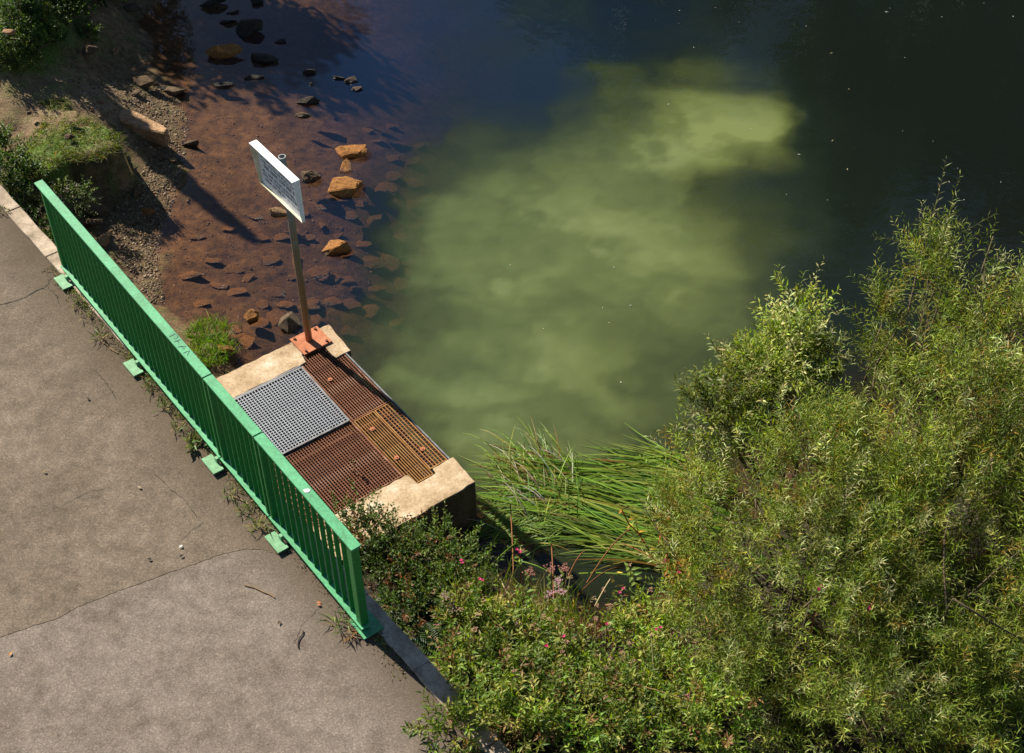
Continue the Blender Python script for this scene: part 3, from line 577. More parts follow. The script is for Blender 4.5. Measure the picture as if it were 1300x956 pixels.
# ------------------------------------------------------------------ stones
def rock_mesh(seed, flat=.6, sub=2, elong=1.0, name='rock'):
    r_ = random.Random(seed); bm = bmesh.new()
    for _ in range(15):
        v_ = Vector((r_.gauss(0, 1), r_.gauss(0, 1), r_.gauss(0, 1))).normalized() * r_.uniform(.85, 1.1)
        v_.x *= elong; v_.z *= flat; bm.verts.new(v_)
    h = bmesh.ops.convex_hull(bm, input=list(bm.verts))
    bmesh.ops.delete(bm, geom=[g for g in h['geom_interior'] if isinstance(g, bmesh.types.BMVert)], context='VERTS')
    loose = [v_ for v_ in bm.verts if not v_.link_faces]
    bmesh.ops.delete(bm, geom=loose, context='VERTS')
    bmesh.ops.bevel(bm, geom=list(bm.edges), offset=.05, segments=1, affect='EDGES')
    bmesh.ops.triangulate(bm, faces=bm.faces)
    if sub: bmesh.ops.subdivide_edges(bm, edges=list(bm.edges), cuts=sub, use_grid_fill=True)
    for v_ in bm.verts:
        q = v_.co * 1.7 + Vector((seed, seed * .7, 0)); v_.co *= 1 + .12 * mnoise.noise(q) + .08 * mnoise.noise(q * 2.9) + .035 * mnoise.noise(q * 7)
    ex = [max(abs(v_.co[i]) for v_ in bm.verts) for i in range(3)]
    for v_ in bm.verts: v_.co = Vector((v_.co.x / ex[0], v_.co.y / ex[1], v_.co.z / ex[2]))
    return bm_mesh(bm, name)
def rock(px, py, w, h, label, m='rock_orange', name='rock', group=None, z=None, ratio=.42, rot=None, seed=None, sink=.35, cat='rock', sub=2):
    g = ground(px, py) if z is None else at(px, py, z)
    if z is None and g[2] < ZW - .02 and name == 'rock': g = at(px, py, ZW)
    k = ppm(g); W2 = w / k / 2; H = max(.02, ratio * w / k)
    D2 = max(.02, (h / k - H * .65 * (1 - sink)) / .75 / 2); D2 = min(max(D2, W2 * .25), W2 * 1.3)
    seed = seed if seed is not None else int(px * 7 + py * 13)
    o = link(name, rock_mesh(seed, .8, sub, 1.0, name), M[m]); tag(o, label, cat, group)
    zb = g[2]; c = at(px, py + h * .06, zb + H * (.5 - sink))
    o.location = c; o.scale = (W2, D2, H / 2 + .0)
    o.rotation_euler = (R(random.uniform(-6, 6)), R(random.uniform(-8, 8)), R(rot if rot is not None else random.uniform(-12, 12)))
    return o
FACE = 1
G1 = 'stones standing out of the shallow water'
EM = [(285,66,44,26,'orange lit stone among the dark stones at the top of the shallows','rock_orange',.5),
 (318,34,37,36,'large dark boulder in the shaded shallows, biggest of the upper group','rock_dark',.7),
 (272,4,36,18,'dark stone cut by the top edge above the grey boulder','rock_dark',.45),
 (325,2,18,14,'small round dark stone at the very top of the water','rock_dark',.6),
 (290,27,23,13,'low dark stone close left of the large dark boulder','rock_dark',.4),
 (297,15,22,8,'thin dark sliver of stone above the large boulder','rock_dark',.2),
 (331,74,45,21,'flat wide dark stone right of the orange lit stone','rock_dark',.3),
 (357,52,20,9,'little flat dark stone alone right of the large boulder','rock_dark',.25),
 (321,97,27,11,'thin slanting dark slab below the flat wide stone','rock_dark',.2),
 (284,107,32,11,'long thin dark slab lying level near the shore','rock_dark',.2),
 (392,91,17,13,'small dark stone, upper of two close together in mid water','rock_dark',.5),
 (395,106,11,9,'tiny dark stone just below a small dark one in mid water','rock_dark',.4),
 (393,128,33,16,'dark flat topped stone above the sign in the water','rock_dark',.35),
 (383,146,23,10,'brownish flat stone below the dark flat topped one','rock_brown',.3),
 (429,98,19,13,'dark stone at the left of a row of three touching stones','rock_dark',.5),
 (445,102,16,15,'brown round stone in the middle of the row of three','rock_brown',.6),
 (453,112,13,11,'brown small stone at the right of the row of three','rock_brown',.5),
 (447,190,38,27,'large orange stone, upper of the bright pair right of the sign','rock_orange',.5),
 (437,209,17,24,'small pointed orange stone between the two large bright stones','rock_orange',.6),
 (439,237,39,34,'large orange flat faced stone, lower of the bright pair','rock_orange',.5),
 (393,222,25,24,'rough knobbly brown stone just right of the sign board','rock_brown',.7),
 (355,269,25,18,'pale orange stone partly behind the sign post','rock_slab',.5),
 (427,314,33,29,'orange angular stone alone in mid shallows below the bright pair','rock_orange',.6),
 (320,400,19,25,'small upright orange stone left of the sign post foot','rock_orange',.9),
 (372,408,34,44,'big dark sided stone against the outfall beside the post foot','rock_brown',.9),
 (243,182,27,14,'brown stone at the water line left of the sign','rock_brown',.45),
 (222,116,28,22,'wet grey brown stone at the shaded water edge','rock_brown',.5),
 (206,112,14,9,'small wet stone beside the larger one at the shaded edge','rock_dark',.4)]
for px, py, w, h, lab, m, rt in EM: rock(px, py, w * (1.18 if px > 380 and py > 180 else 1.05), h * (1.12 if px > 380 and py > 180 else 1), lab, m, 'rock', G1, None, rt)
SH = [(178,103,42,18,'brown flat slab half in shade at the top of the beach','rock_brown',.35,-1.08,5),(148,64,17,14,'small orange lit stone in the deep shade of the upper bank','rock_slab',.6,-.95,0),
 (285,441,26,15,'orange stone in the grass tuft beside the railing','rock_orange',.5,-1.14,0),(247,425,20,12,'pale stone behind the grass tuft by the railing','rock_slab',.4,-1.18,30),(187,268,17,12,'ochre stone lying on the sunlit gravel below the ledge','rock_orange',.5,-1.13,0),(174,245,11,13,'upright grey stone at the edge of the ledge shadow','rock_brown',.8,-1.12,0),
 (131,188,20,14,'pale slab poking from the tip of the mossy ledge','rock_slab',.4,-.58,20),(88,172,18,12,'pale stone sunk in the moss on the ledge','rock_brown',.4,-.48,0),(36,142,22,9,'flat grey stone on the bare sandy ground at the left','rock_brown',.3,-.44,0),
 (122,265,34,24,'half lit stone in the shadow under the ledge','rock_brown',.6,-1.04,0),(118,282,26,20,'pale brown stone below another under the ledge','rock_brown',.6,-1.02,10),(130,302,20,28,'orange edged stone just above the railing','rock_slab',.8,-1.06,0),(128,232,30,26,'shaded boulder at the foot of the mossy ledge','rock_brown',.7,-1.05,0),
 (165,168,22,12,'small brown stone tucked under the long pale slab','rock_brown',.4,-1.05,0),(205,197,16,9,'small brown stone low on the gravel by the water','rock_brown',.4,-1.16,0),(197,181,12,8,'little stone on the gravel left of the waterline stone','rock_brown',.4,-1.13,0),(10,38,22,14,'pale stone in the green bank at the far left','rock_slab',.5,.35,0),
 (170,8,26,18,'pale stone in the dark bank at the top','rock_brown',.5,-1.12,0),(112,62,26,20,'dark stone buried in the shaded bank','rock_brown',.5,-.6,0),(196,105,10,8,'small pebble like stone where gravel meets shade','rock_slab',.4,-1.18,0),(125,127,14,8,'flat pale stone at the edge of the pointed shadow','rock_slab',.35,-.75,0),
 (172,117,26,14,'grey flat stone below the brown slab on the beach','rock_brown',.3,-1.03,10),(220,202,12,9,'whitish stone at the gravel edge below the waterline stone','rock_slab',.4,-1.2,0)]
for px, py, w, h, lab, m, rt, z, rot in SH: rock(px, py, w, h, lab, m, 'rock', 'stones on the bank and beach', z, rt, rot)
SUBM = [(480,180,28,9),(466,165,16,10),(496,200,24,12),(520,205,40,16),(490,238,30,20),(465,243,30,22),(525,232,34,18),(522,260,34,16),(486,300,30,22),(440,322,26,12),(470,332,40,18),(492,330,30,26),(375,330,26,22),(392,300,28,12),(405,345,40,22),(422,352,26,16),(350,369,36,16),
 (362,386,24,14),(345,330,24,14),(300,371,30,16),(242,346,36,20),(331,300,22,12),(442,272,26,18),(474,277,24,18),(350,402,30,26),(364,412,20,16),(311,432,30,20),(292,418,36,18),(420,382,32,14),(465,392,30,20),(510,300,30,16),(540,320,34,18),(505,360,30,18),(445,385,26,18),(480,240,20,14),
 (505,182,26,10),(430,250,30,20),(412,262,30,16),(360,300,26,12),(385,270,18,10),(300,340,26,14),(280,360,26,14),(255,385,24,12),(330,410,26,18),(395,385,30,20),(440,355,26,14),(530,185,30,12),(545,250,30,16),(515,330,30,20),(325,275,20,8),(290,290,18,10),(250,300,20,10),(270,330,22,10),(400,405,22,16),(440,420,26,16),(475,365,30,14),(498,222,26,16),(515,345,26,14),(460,310,24,14),(450,365,22,14),(525,285,28,14),(478,395,24,14),(500,408,28,14),(430,300,22,12),(458,258,20,14),(408,285,22,12),(372,350,22,12),(335,385,22,14),(318,352,20,12),(545,295,26,12),(495,160,24,10)]
LM = [(447,190,'the large upper orange stone'),(439,237,'the large lower orange stone'),(393,222,'the knobbly brown stone'),(355,269,'the pale stone behind the post'),(427,314,'the lone orange angular stone'),(320,400,'the small upright orange stone'),(372,408,'the big stone at the post foot'),(243,182,'the waterline stone'),(285,441,'the grass tuft stone'),(429,420,'the outfall corner'),(310,250,'the pointed shadow tip'),(350,230,'the sign board')]
used = {}
for i, (px, py, w, h) in enumerate(SUBM):
    lx, ly, ln = min(LM, key=lambda q: math.hypot(q[0] - px, q[1] - py)); dx, dy = px - lx, py - ly
    dr = ('right of' if dx > 0 else 'left of') if abs(dx) > 2 * abs(dy) else ('below' if dy > 0 else 'above') if abs(dy) > 2 * abs(dx) else ('lower ' if dy > 0 else 'upper ') + ('right of' if dx > 0 else 'left of')
    dist = math.hypot(dx, dy); far = 'close' if dist < 42 else 'farther' if dist < 75 else 'far out'
    sz = 'broad' if w > 33 else 'narrow' if w < 23 else 'medium'
    lab = sz + ' silted stone under water, ' + far + ' ' + dr + ' ' + ln
    if lab in used: lab = lab.replace('silted', 'thin reddish' if h < used[lab] else 'thick reddish')
    if lab in used: lab = lab.replace('medium thin reddish stone', 'medium lower red stone')
    used[lab] = h
    g = ground(px, py)
    rock(px, py, w * 1.1, h * 1.15, lab, 'rock_sub', 'submerged_stone', 'silted stones lying under the shallow water', min(g[2], ZW - .06) + .01, .20, None, None, .45, 'stone', 2)

slab_top = [at(a, b_, -.90)[:2] for a, b_ in ((143,141),(150,137),(164,138),(188,148),(206,157),(214,163),(209,168),(196,166),(180,161),(166,158),(152,152))]
bm = prism([tuple(q) for q in slab_top], -1.12, -.90, (*np.mean(slab_top, axis=0), -1.0), .02)
bmesh.ops.triangulate(bm, faces=bm.faces); bmesh.ops.subdivide_edges(bm, edges=list(bm.edges), cuts=2)
for v_ in bm.verts: v_.co += Vector((0, 0, 1)) * (.018 * mnoise.noise(v_.co * 6) - .10 * v_.co.x * 0) + Vector((mnoise.noise(v_.co * 9), mnoise.noise(v_.co * 9 + Vector((3, 1, 2))), 0)) * .012
o = link('rock', bm_mesh(bm, 'rock'), M['rock_slab']); o.location = (*np.mean(slab_top, axis=0), -1.0)
tag(o, 'long pale slab with a flat sunlit top on the gravel beach', 'rock', 'stones on the bank and beach')

# gravel on the beach and bits on the bed
def pebbles(name, polyfn, count, smin, smax, cols, zoff=0.0):
    b = Buf(); ico = bmesh.new(); bmesh.ops.create_icosphere(ico, subdivisions=1, radius=1); iv = np.array([v_.co[:] for v_ in ico.verts]); if_ = [tuple(v_.index for v_ in f.verts) for f in ico.faces]; ico.free()
    k = 0
    while k < count:
        px, py = polyfn(); p = ground(px, py, -1.1)
        s = random.uniform(smin, smax) * random.choice((.6, .8, 1, 1, 1.5)); v_ = iv * (1 + .25 * rng.standard_normal((len(iv), 1))) * np.array([s, s * random.uniform(.6, 1), s * random.uniform(.35, .7)])
        a = random.uniform(0, 6.28); ca, sa = math.cos(a), math.sin(a); v_ = v_ @ np.array([[ca, sa, 0], [-sa, ca, 0], [0, 0, 1]])
        b.add(v_ + p + np.array([0, 0, s * .2 + zoff]), if_, np.array(random.choice(cols)) * random.uniform(.6, 1.3)); k += 1
    return b.obj(name, STONEV)
STONEV = leafmat('pebble', 0.0, 0.75, 0.35)
def in_poly(poly):
    P = np.array(poly, float); x0, y0 = P.min(0); x1, y1 = P.max(0)
    def f():
        while True:
            x, y = random.uniform(x0, x1), random.uniform(y0, y1); c = False; j = len(P) - 1
            for i in range(len(P)):
                if (P[i, 1] > y) != (P[j, 1] > y) and x < (P[j, 0] - P[i, 0]) * (y - P[i, 1]) / (P[j, 1] - P[i, 1]) + P[i, 0]: c = not c
                j = i
            if c: return x, y
    return f
gcol = [(.13, .08, .04), (.16, .105, .055), (.085, .05, .025), (.21, .14, .08), (.15, .07, .03), (.06, .038, .02), (.32, .24, .15)]
tag(pebbles('beach_gravel', in_poly([(165, 95), (215, 105), (240, 150), (237, 185), (230, 230), (218, 270), (203, 315), (203, 350), (210, 390), (190, 385), (150, 320), (135, 280), (170, 235), (190, 200), (165, 185), (185, 160), (165, 120)]), 6500, .006, .0125, gcol), 'brown and pale gravel covering the sunlit beach', 'gravel', kind='stuff')
tag(pebbles('bed_pebbles', in_poly([(235, 140), (330, 150), (470, 200), (500, 300), (450, 400), (350, 410), (230, 420), (205, 340), (225, 230)]), 700, .006, .013, [(.13, .055, .02), (.17, .075, .026), (.10, .042, .016)]), 'small pebbles and silt lumps on the shallow bed', 'pebbles', kind='stuff')
tag(pebbles('upper_beach_pebbles', in_poly([(90, 100), (165, 100), (185, 150), (140, 160), (100, 130)]), 260, .008, .018, gcol), 'scattered pebbles on the bare slope above the beach', 'pebbles', kind='stuff')

# ------------------------------------------------------------------ plants
def vary(c, n, s=.25, h=.12):
    c = np.asarray(c, float); k = 1 + s * rng.standard_normal((n, 1)); return np.clip(c * k * (1 + h * rng.standard_normal((n, 3))), .003, .9)
def unit(a): a = np.asarray(a, float); return a / (np.linalg.norm(a, axis=-1, keepdims=True) + 1e-9)
def shoots(b, base, dirs, length, nl, L, W, cols, weights=None, curve=.2, stemc=(.12, .09, .03), stemr=.0022, spread=.75, flat=.5, tone=None):
    base = np.asarray(base, float); dirs = unit(dirs); N = len(base); length = np.broadcast_to(length, (N,))
    cols = np.asarray(cols, float)
    allp, alld, alln, allL, allc = [], [], [], [], []
    for i in range(N):
        bend = rng.standard_normal(3) * .25; bend[2] -= curve
        t = np.linspace(.08, 1, nl); P = base[i] + (dirs[i] * t[:, None] + bend * (t[:, None] ** 2) * .5) * length[i]
        T = unit(dirs[i] + bend * t[:, None])
        ang = np.arange(nl) * 2.4 + random.uniform(0, 6.28)
        ref = unit(np.cross(T, np.array([.2, .3, .9]))); r2 = np.cross(T, ref)
        out = ref * np.cos(ang)[:, None] + r2 * np.sin(ang)[:, None]
        D = T * (1 - spread * .6) + out * spread; D[:, 2] += .05
        allp.append(P); alld.append(D); alln.append(np.tile([0, 0, 1.], (nl, 1)) + rng.standard_normal((nl, 3)) * flat)
        allL.append(L * (1.05 - .45 * np.abs(t - .45) * 1.2) * rng.uniform(.7, 1.2, nl))
        ci = cols[rng.choice(len(cols), p=weights)] * (1 if tone is None else tone[i]); allc.append(vary(ci, nl, .22, .08))
        st = np.linspace(0, 1, 4); SP = base[i] + (dirs[i] * st[:, None] + bend * (st[:, None] ** 2) * .5) * length[i]
        b.tube(SP, stemr * (1.1 - .7 * st), stemc, 3)
    aL = np.concatenate(allL)
    b.leaves(np.concatenate(allp), np.concatenate(alld), np.concatenate(alln), aL, aL * (W / L), np.concatenate(allc))
def limb(b, p, q, r0, r1, c, wob=.12, n=9):
    p, q = np.asarray(p, float), np.asarray(q, float); L = np.linalg.norm(q - p); t = np.linspace(0, 1, n)[:, None]
    mid = rng.standard_normal(3) * wob * L; mid[2] = abs(mid[2]) * .5
    P = p + (q - p) * t + mid * (t * (1 - t)) * 2 + rng.standard_normal((n, 3)) * .012 * L; P[0] = p
    b.tube(P, r0 + (r1 - r0) * t[:, 0], c, 6); return P
def bush(name, label, cat, basepx, blobs, nshoot, slen, nl, L, W, cols, weights=None, wood=(.10, .075, .045), stemc=(.12, .10, .03), group=None, stems=3, curve=.15, surf=.75, upb=.55, r0=.035, spread=.75, leaders=0):
    g = ground(*basepx); o = empty(name, g, label, cat, group)
    cs = [(at(a, b_, z), r) for a, b_, z, r in blobs]; vol = np.array([r ** 2 for _, r in cs]); vol /= vol.sum()
    wb = Buf(); k = 0
    for c, r in cs:
        for _ in range(stems if r > .22 else 1):
            tgt = c + rng.standard_normal(3) * r * .35; st_ = rng.standard_normal(3) * .08; st_[2] = -.05
            P = limb(wb, st_, tgt - g, r0 * random.uniform(.5, 1), .006, np.array(wood) * random.uniform(.7, 1.3))
            for _ in range(3 if r > .22 else 0):
                s_ = P[random.randint(4, 8)]; e_ = (c - g) + unit(rng.standard_normal(3) + [0, 0, .4]) * r * .85
                limb(wb, s_, e_, .010, .003, np.array(wood) * random.uniform(.7, 1.1), .1, 6)
    wb.obj('branch', BARK, o, True)
    fb = Buf(); pick = rng.choice(len(cs), nshoot, p=vol); n_ = unit(rng.standard_normal((nshoot, 3)) + np.array([0, -.15, .35]))
    if leaders > 100:                    # foliage hangs in separate branch masses
        nc = 230; cp = rng.choice(len(cs), nc, p=vol); cd = unit(rng.standard_normal((nc, 3)) + np.array([0, -.15, .35])); w_ = rng.uniform(.4, 1.6, nc); w_ /= w_.sum()
        ci_ = rng.choice(nc, nshoot, p=w_); pick = cp[ci_]; rr_ = np.array([c[1] for c in cs])[pick]; n_ = unit(cd[ci_] + rng.standard_normal((nshoot, 3)) * (.15 / rr_)[:, None])
    rad = np.where(rng.random(nshoot) < surf, rng.uniform(.6, .95, nshoot), rng.uniform(.1, .6, nshoot))
    C = np.array([cs[i][0] for i in pick]); Rr = np.array([cs[i][1] for i in pick])
    base = C + n_ * (Rr * rad)[:, None] - g
    zg = np.array(hz(base[:, 0] + g[0], base[:, 1] + g[1])) - g[2]; base[:, 2] = np.maximum(base[:, 2], np.maximum(zg, ZW - g[2]) + .05)
    dirs = unit(n_ * .6 + np.array([0, 0, upb]) + rng.standard_normal((nshoot, 3)) * .35)
    if leaders:
        top = np.argsort(-(base[:, 2] + .12 * rng.standard_normal(nshoot)))[:leaders]; dirs[top] = unit(np.array([0, .1, 1.]) + rng.standard_normal((leaders, 3)) * .22)
    lens = slen * rng.uniform(.6, 1.25, nshoot)
    if leaders: lens[top] *= rng.uniform(1.0, 1.7, leaders)
    tone = np.array([.72 + .75 * (mnoise.noise((q[0] * 2.3 + 5, q[1] * 2.3, q[2] * 2.3)) + .35) for q in base])
    shoots(fb, base, dirs, lens, nl, L, W, cols, weights, curve, stemc, .0025, spread, tone=np.clip(tone, .5, 1.5))
    if leaders:
        tb = Buf()
        for _ in range(70):
            i_ = random.randrange(nshoot); p0 = base[i_]; dd = unit(dirs[i_] + rng.standard_normal(3) * .5); n7 = np.linspace(0, 1, 7)[:, None]
            P7 = p0 + dd * n7 * random.uniform(.3, .75) + rng.standard_normal((7, 3)) * .012; tb.tube(P7, .0048 * (1.2 - .8 * n7[:, 0]), np.array([.20, .14, .09]) * random.uniform(.6, 1.6), 4)
            for _ in range(2):
                q7 = P7[random.randint(2, 5)]; tb.tube([q7, q7 + unit(dd + rng.standard_normal(3) * .6) * random.uniform(.1, .25)], .003, (.18, .12, .08), 3)
        tb.obj('dead_twigs', STRAW, o)['kind'] = 'stuff'
    f = fb.obj('foliage', LEAF, o); f['kind'] = 'stuff'
    return o
WIL = [(.160, .215, .028), (.22, .27, .038), (.095, .14, .02), (.31, .33, .07), (.46, .48, .21), (.30, .20, .035)]
bush('willow_shrub', 'large narrow leaved willow filling the right side over the water', 'willow', (1130, 860),
     [(1175,440,.5,.55),(1215,350,.8,.38),(1262,420,.7,.55),(1065,640,.3,.78),(1052,592,.15,.42),(890,772,-.55,.28),(1200,590,.5,1.0),(930,655,.0,.50),(920,740,-.2,.58),(1050,760,.1,.9),(1225,750,.3,1.1),(1100,900,-.1,.85),(880,600,-.3,.26),(1285,580,.5,.9),(960,870,-.3,.5),(1260,920,.0,.8),(1130,570,.5,.46),(895,670,-.3,.40),(1172,320,.9,.15),(1240,310,.9,.15),(1390,600,.4,.8),(1400,800,.2,.9),(1120,400,.7,.14)],
     6500, .42, 24, .086, .0100, WIL, [.27, .27, .2, .14, .07, .05], curve=.08, leaders=420, upb=.85)
bush('sallow_shrub', 'broader leaved paler willow standing up in front of the plume', 'willow', (985, 640),
     [(1000,450,.45,.34),(975,505,.35,.40),(1012,395,.65,.17),(915,530,.1,.30),(1035,470,.5,.22),(945,470,.35,.22)],
     520, .30, 17, .085, .022, [(.19, .24, .04), (.26, .30, .06), (.40, .41, .17), (.11, .155, .022)], [.35, .3, .2, .15], stems=4, r0=.02, curve=.05)
DK = [(.05, .09, .016), (.08, .125, .022), (.13, .17, .035), (.17, .08, .035)]
bush('trailing_shrub', 'dark green small leaved shrub between the railing end and the outfall wall', 'shrub', (540, 740),
     [(560,715,-.75,.34),(520,735,-.7,.34),(495,700,-.65,.28),(470,665,-.62,.20),(580,760,-.7,.30),(530,780,-.6,.28),(600,720,-.95,.20),(450,655,-.58,.12),(432,668,-.6,.12),(455,690,-.6,.16)],
     760, .26, 13, .045, .021, DK, [.38, .34, .2, .08], stems=2, r0=.012, upb=.4, curve=.25)
BAL = [(.145, .215, .030), (.20, .265, .038), (.085, .14, .022), (.30, .31, .07), (.24, .14, .06)]
BZ = [('leafy balsam mass', (600, 800), [(640,785,-.75,.13),(598,762,-.75,.13),(690,805,-.75,.11),(590,800,-.5,.20),(640,810,-.6,.20),(585,850,-.3,.18),(630,850,-.4,.22)], 'bright leafy weeds rising along the wall foot right of the railing end'),
      ('b', (680, 800), [(680,830,-.6,.20),(725,860,-.5,.22),(665,880,-.3,.24),(705,900,-.3,.24)], 'yellow green balsam thicket in the middle below the reeds'),
      ('c', (780, 830), [(800,805,-.95,.15),(765,815,-1.0,.09),(845,795,-.85,.17),(825,775,-1.0,.10),(780,880,-.5,.22),(830,850,-.6,.20),(800,910,-.3,.26),(860,880,-.4,.24)], 'balsam thicket at the left foot of the big willow'),
      ('d', (640, 920), [(620,900,-.1,.25),(660,930,-.05,.3),(730,930,-.1,.3),(810,950,-.1,.3),(900,930,-.2,.35),(575,930,.0,.2)], 'weeds along the very bottom beside the kerb')]
for nm, bpx, bl, lab in BZ:
    bush('balsam_thicket', lab, 'weeds', bpx, bl, 480, .26, 13, .080, .023, BAL, [.30, .28, .20, .15, .07], stems=3, r0=.010, wood=(.16, .10, .04), stemc=(.20, .09, .04), upb=.9, curve=.15)
LB = [(.055, .10, .018), (.09, .14, .025), (.13, .18, .035), (.035, .065, .014)]
bush('bank_shrub', 'leafy green shrub at the left edge on the upper bank', 'shrub', (30, 60), [(10,22,.02,.24),(32,45,-.14,.20),(52,28,-.18,.22),(72,52,-.42,.15),(16,74,-.22,.17),(44,68,-.33,.14),(80,20,-.38,.20),(-5,50,0,.22),(35,8,-.05,.25),(66,2,-.25,.22)], 900, .15, 10, .042, .024, LB, [.3, .3, .2, .2], stems=2, r0=.014)
bush('dark_bank_shrub', 'shaded leafy shrub at the top of the dark bank', 'shrub', (105, 20), [(100,22,-.6,.16),(122,8,-.78,.14),(86,8,-.45,.18),(146,-8,-1.0,.16),(110,45,-.65,.12)], 330, .18, 11, .05, .026, LB, [.2, .3, .2, .3], stems=2, r0=.014)
bush('bank_weeds', 'clump of broad leaved weeds at the left edge above the path kerb', 'weeds', (10, 195), [(8,190,-.25,.22),(25,215,-.25,.20),(0,220,-.15,.2),(40,225,-.35,.14)], 190, .20, 11, .055, .028, LB, [.25, .3, .3, .15], stems=2, r0=.008)
bush('leafy_bramble', 'leafy sprig catching light behind the left end of the railing', 'bramble', (95, 255), [(75,250,-.75,.14),(100,258,-.75,.14),(108,248,-.7,.10)], 90, .16, 9, .040, .022, [(.09, .14, .03), (.14, .18, .06), (.22, .20, .14)], [.5, .3, .2], stems=2, r0=.006)
bush('shaded_weeds', 'dark weeds in the drop between the kerb and the left end of the railing', 'weeds', (40, 262), [(22,240,-.35,.14),(38,262,-.4,.13),(54,284,-.45,.12),(66,304,-.5,.10)], 150, .14, 10, .045, .026, [(.05, .09, .016), (.08, .13, .022), (.03, .055, .012)], [.4, .3, .3], stems=2, r0=.006)
# grass and turf
def grass(name, label, cat, pts, n, L, w, cols, lean=(.0, .0), kind=None, sprd=.5, group=None):
    b = Buf(); pts = np.asarray(pts)
    for i in range(n):
        p = pts[random.randrange(len(pts))] + np.array([random.uniform(-.03, .03), random.uniform(-.03, .03), 0]); l = L * random.uniform(.5, 1.2)
        d = unit(np.array([random.gauss(lean[0], sprd), random.gauss(lean[1], sprd), 1.0])); t = np.linspace(0, 1, 4)[:, None]
        P = p + d * l * t + np.array([d[0], d[1], -.5]) * l * .5 * t ** 2
        b.blade(P, w, vary(random.choice(cols), 1)[0], (random.gauss(0, .5), random.gauss(-.6, .5), .6))
    return b
GR = [(.11, .21, .02), (.16, .28, .03), (.07, .14, .016), (.22, .27, .05)]
f = in_poly([(238, 425), (262, 408), (292, 415), (298, 440), (285, 462), (262, 470), (245, 455)])
pts = [at(*f(), -1.17) for _ in range(160)]
tag(grass('g', '', '', pts, 900, .17, .008, GR).obj('grass_tuft', LEAF), 'bright green grass tuft at the water edge beside the railing', 'grass')
pts = [ground(a, b_) for a, b_ in [(295 + random.uniform(-8, 14), 420 + random.uniform(-6, 30)) for _ in range(20)]]
tag(grass('g', '', '', pts, 60, .16, .005, [(.25, .2, .12), (.1, .12, .03)]).obj('grass_tuft', LEAF), 'thin dry sprig beside the bright grass tuft', 'grass')
def mosspts(poly, n):
    f = in_poly(poly); return [ground(*f(), -.5) for _ in range(n)]
mp = mosspts([(55, 150), (100, 148), (150, 165), (153, 185), (135, 195), (95, 200), (62, 215), (30, 215), (20, 190), (35, 175)], 260) + mosspts([(50, 128), (90, 130), (85, 140), (50, 138)], 40) + mosspts([(0, 60), (50, 72), (60, 88), (30, 98), (0, 95)], 120)
rim = [at(a + random.uniform(-6, 6), b_ + random.uniform(-5, 4), -.54) for a, b_ in [(150, 178), (148, 186), (140, 192), (126, 198), (112, 201), (100, 202), (88, 202), (74, 208), (62, 215), (50, 221), (38, 224)] for _ in range(7)]
tag(grass('rim', '', '', rim, 800, .12, .006, [(.08, .12, .02), (.12, .14, .03), (.16, .13, .05), (.05, .08, .012)], lean=(.25, -.35)).obj('overhanging_turf', LEAF), 'fringe of turf hanging over the broken edge of the ledge', 'turf', kind='stuff')
tag(grass('m', '', '', mp, 2600, .085, .007, [(.12, .17, .02), (.19, .21, .03), (.07, .11, .015), (.26, .22, .08)], sprd=1.0).obj('mossy_turf', LEAF), 'short yellow green turf on the ledge and bank', 'turf', kind='stuff')
b = Buf()
for i in range(14):
    p = at(-12 + random.uniform(-12, 4), 225 + random.uniform(-15, 18), -.2); d = np.array([random.uniform(.5, 1), random.uniform(-.4, .5), random.uniform(.2, .7)]); t = np.linspace(0, 1, 6)[:, None]
    b.blade(p + d * random.uniform(.25, .5) * t + np.array([0, 0, -.22]) * t ** 2, .007, (.42, .38, .22), (0, -.5, .8))
tag(b.obj('dry_grass_tuft', STRAW), 'pale dry grass blades arching in at the left edge above the kerb', 'grass')
# reeds laid over by the current
b = Buf(); RD = [(.125, .215, .021), (.18, .265, .028), (.065, .125, .015), (.28, .30, .06), (.21, .12, .03)]
rf = in_poly([(655, 590), (700, 578), (760, 590), (850, 575), (900, 600), (900, 690), (860, 720), (800, 720), (740, 700), (690, 670), (660, 640)])
for i in range(1300):
    px, py = rf(); p = at(px + 40, py + 6, ZW + random.uniform(-.02, .05)); l = random.uniform(.45, 1.05)
    a = R(random.gauss(163, 5.5) - (py - 640) * .12 + 8 * math.sin(px * .021 + py * .03)); d = np.array([math.cos(a), math.sin(a), 0]); t = np.linspace(0, 1, 7)[:, None]
    side = np.array([-d[1], d[0], 0]) * random.gauss(.05, .14)
    P = p + d * l * t + side * l * t ** 2 + np.array([0, 0, 1]) * (np.sin(t * math.pi * .9) * random.uniform(.005, .07) * l) ; P[:, 2] = np.maximum(P[:, 2], ZW + .004)
    b.blade(P, random.uniform(.012, .025), vary(RD[min(4, int(rng.choice(5, p=[.36, .34, .18, .09, .03])))], 1, .2)[0], (random.gauss(0, .25), random.gauss(-.3, .25), 1))
tag(b.obj('reed_bed', LEAF), 'long ribbon reeds combed flat over the water below the plume', 'reeds', kind='stuff')
b = Buf()
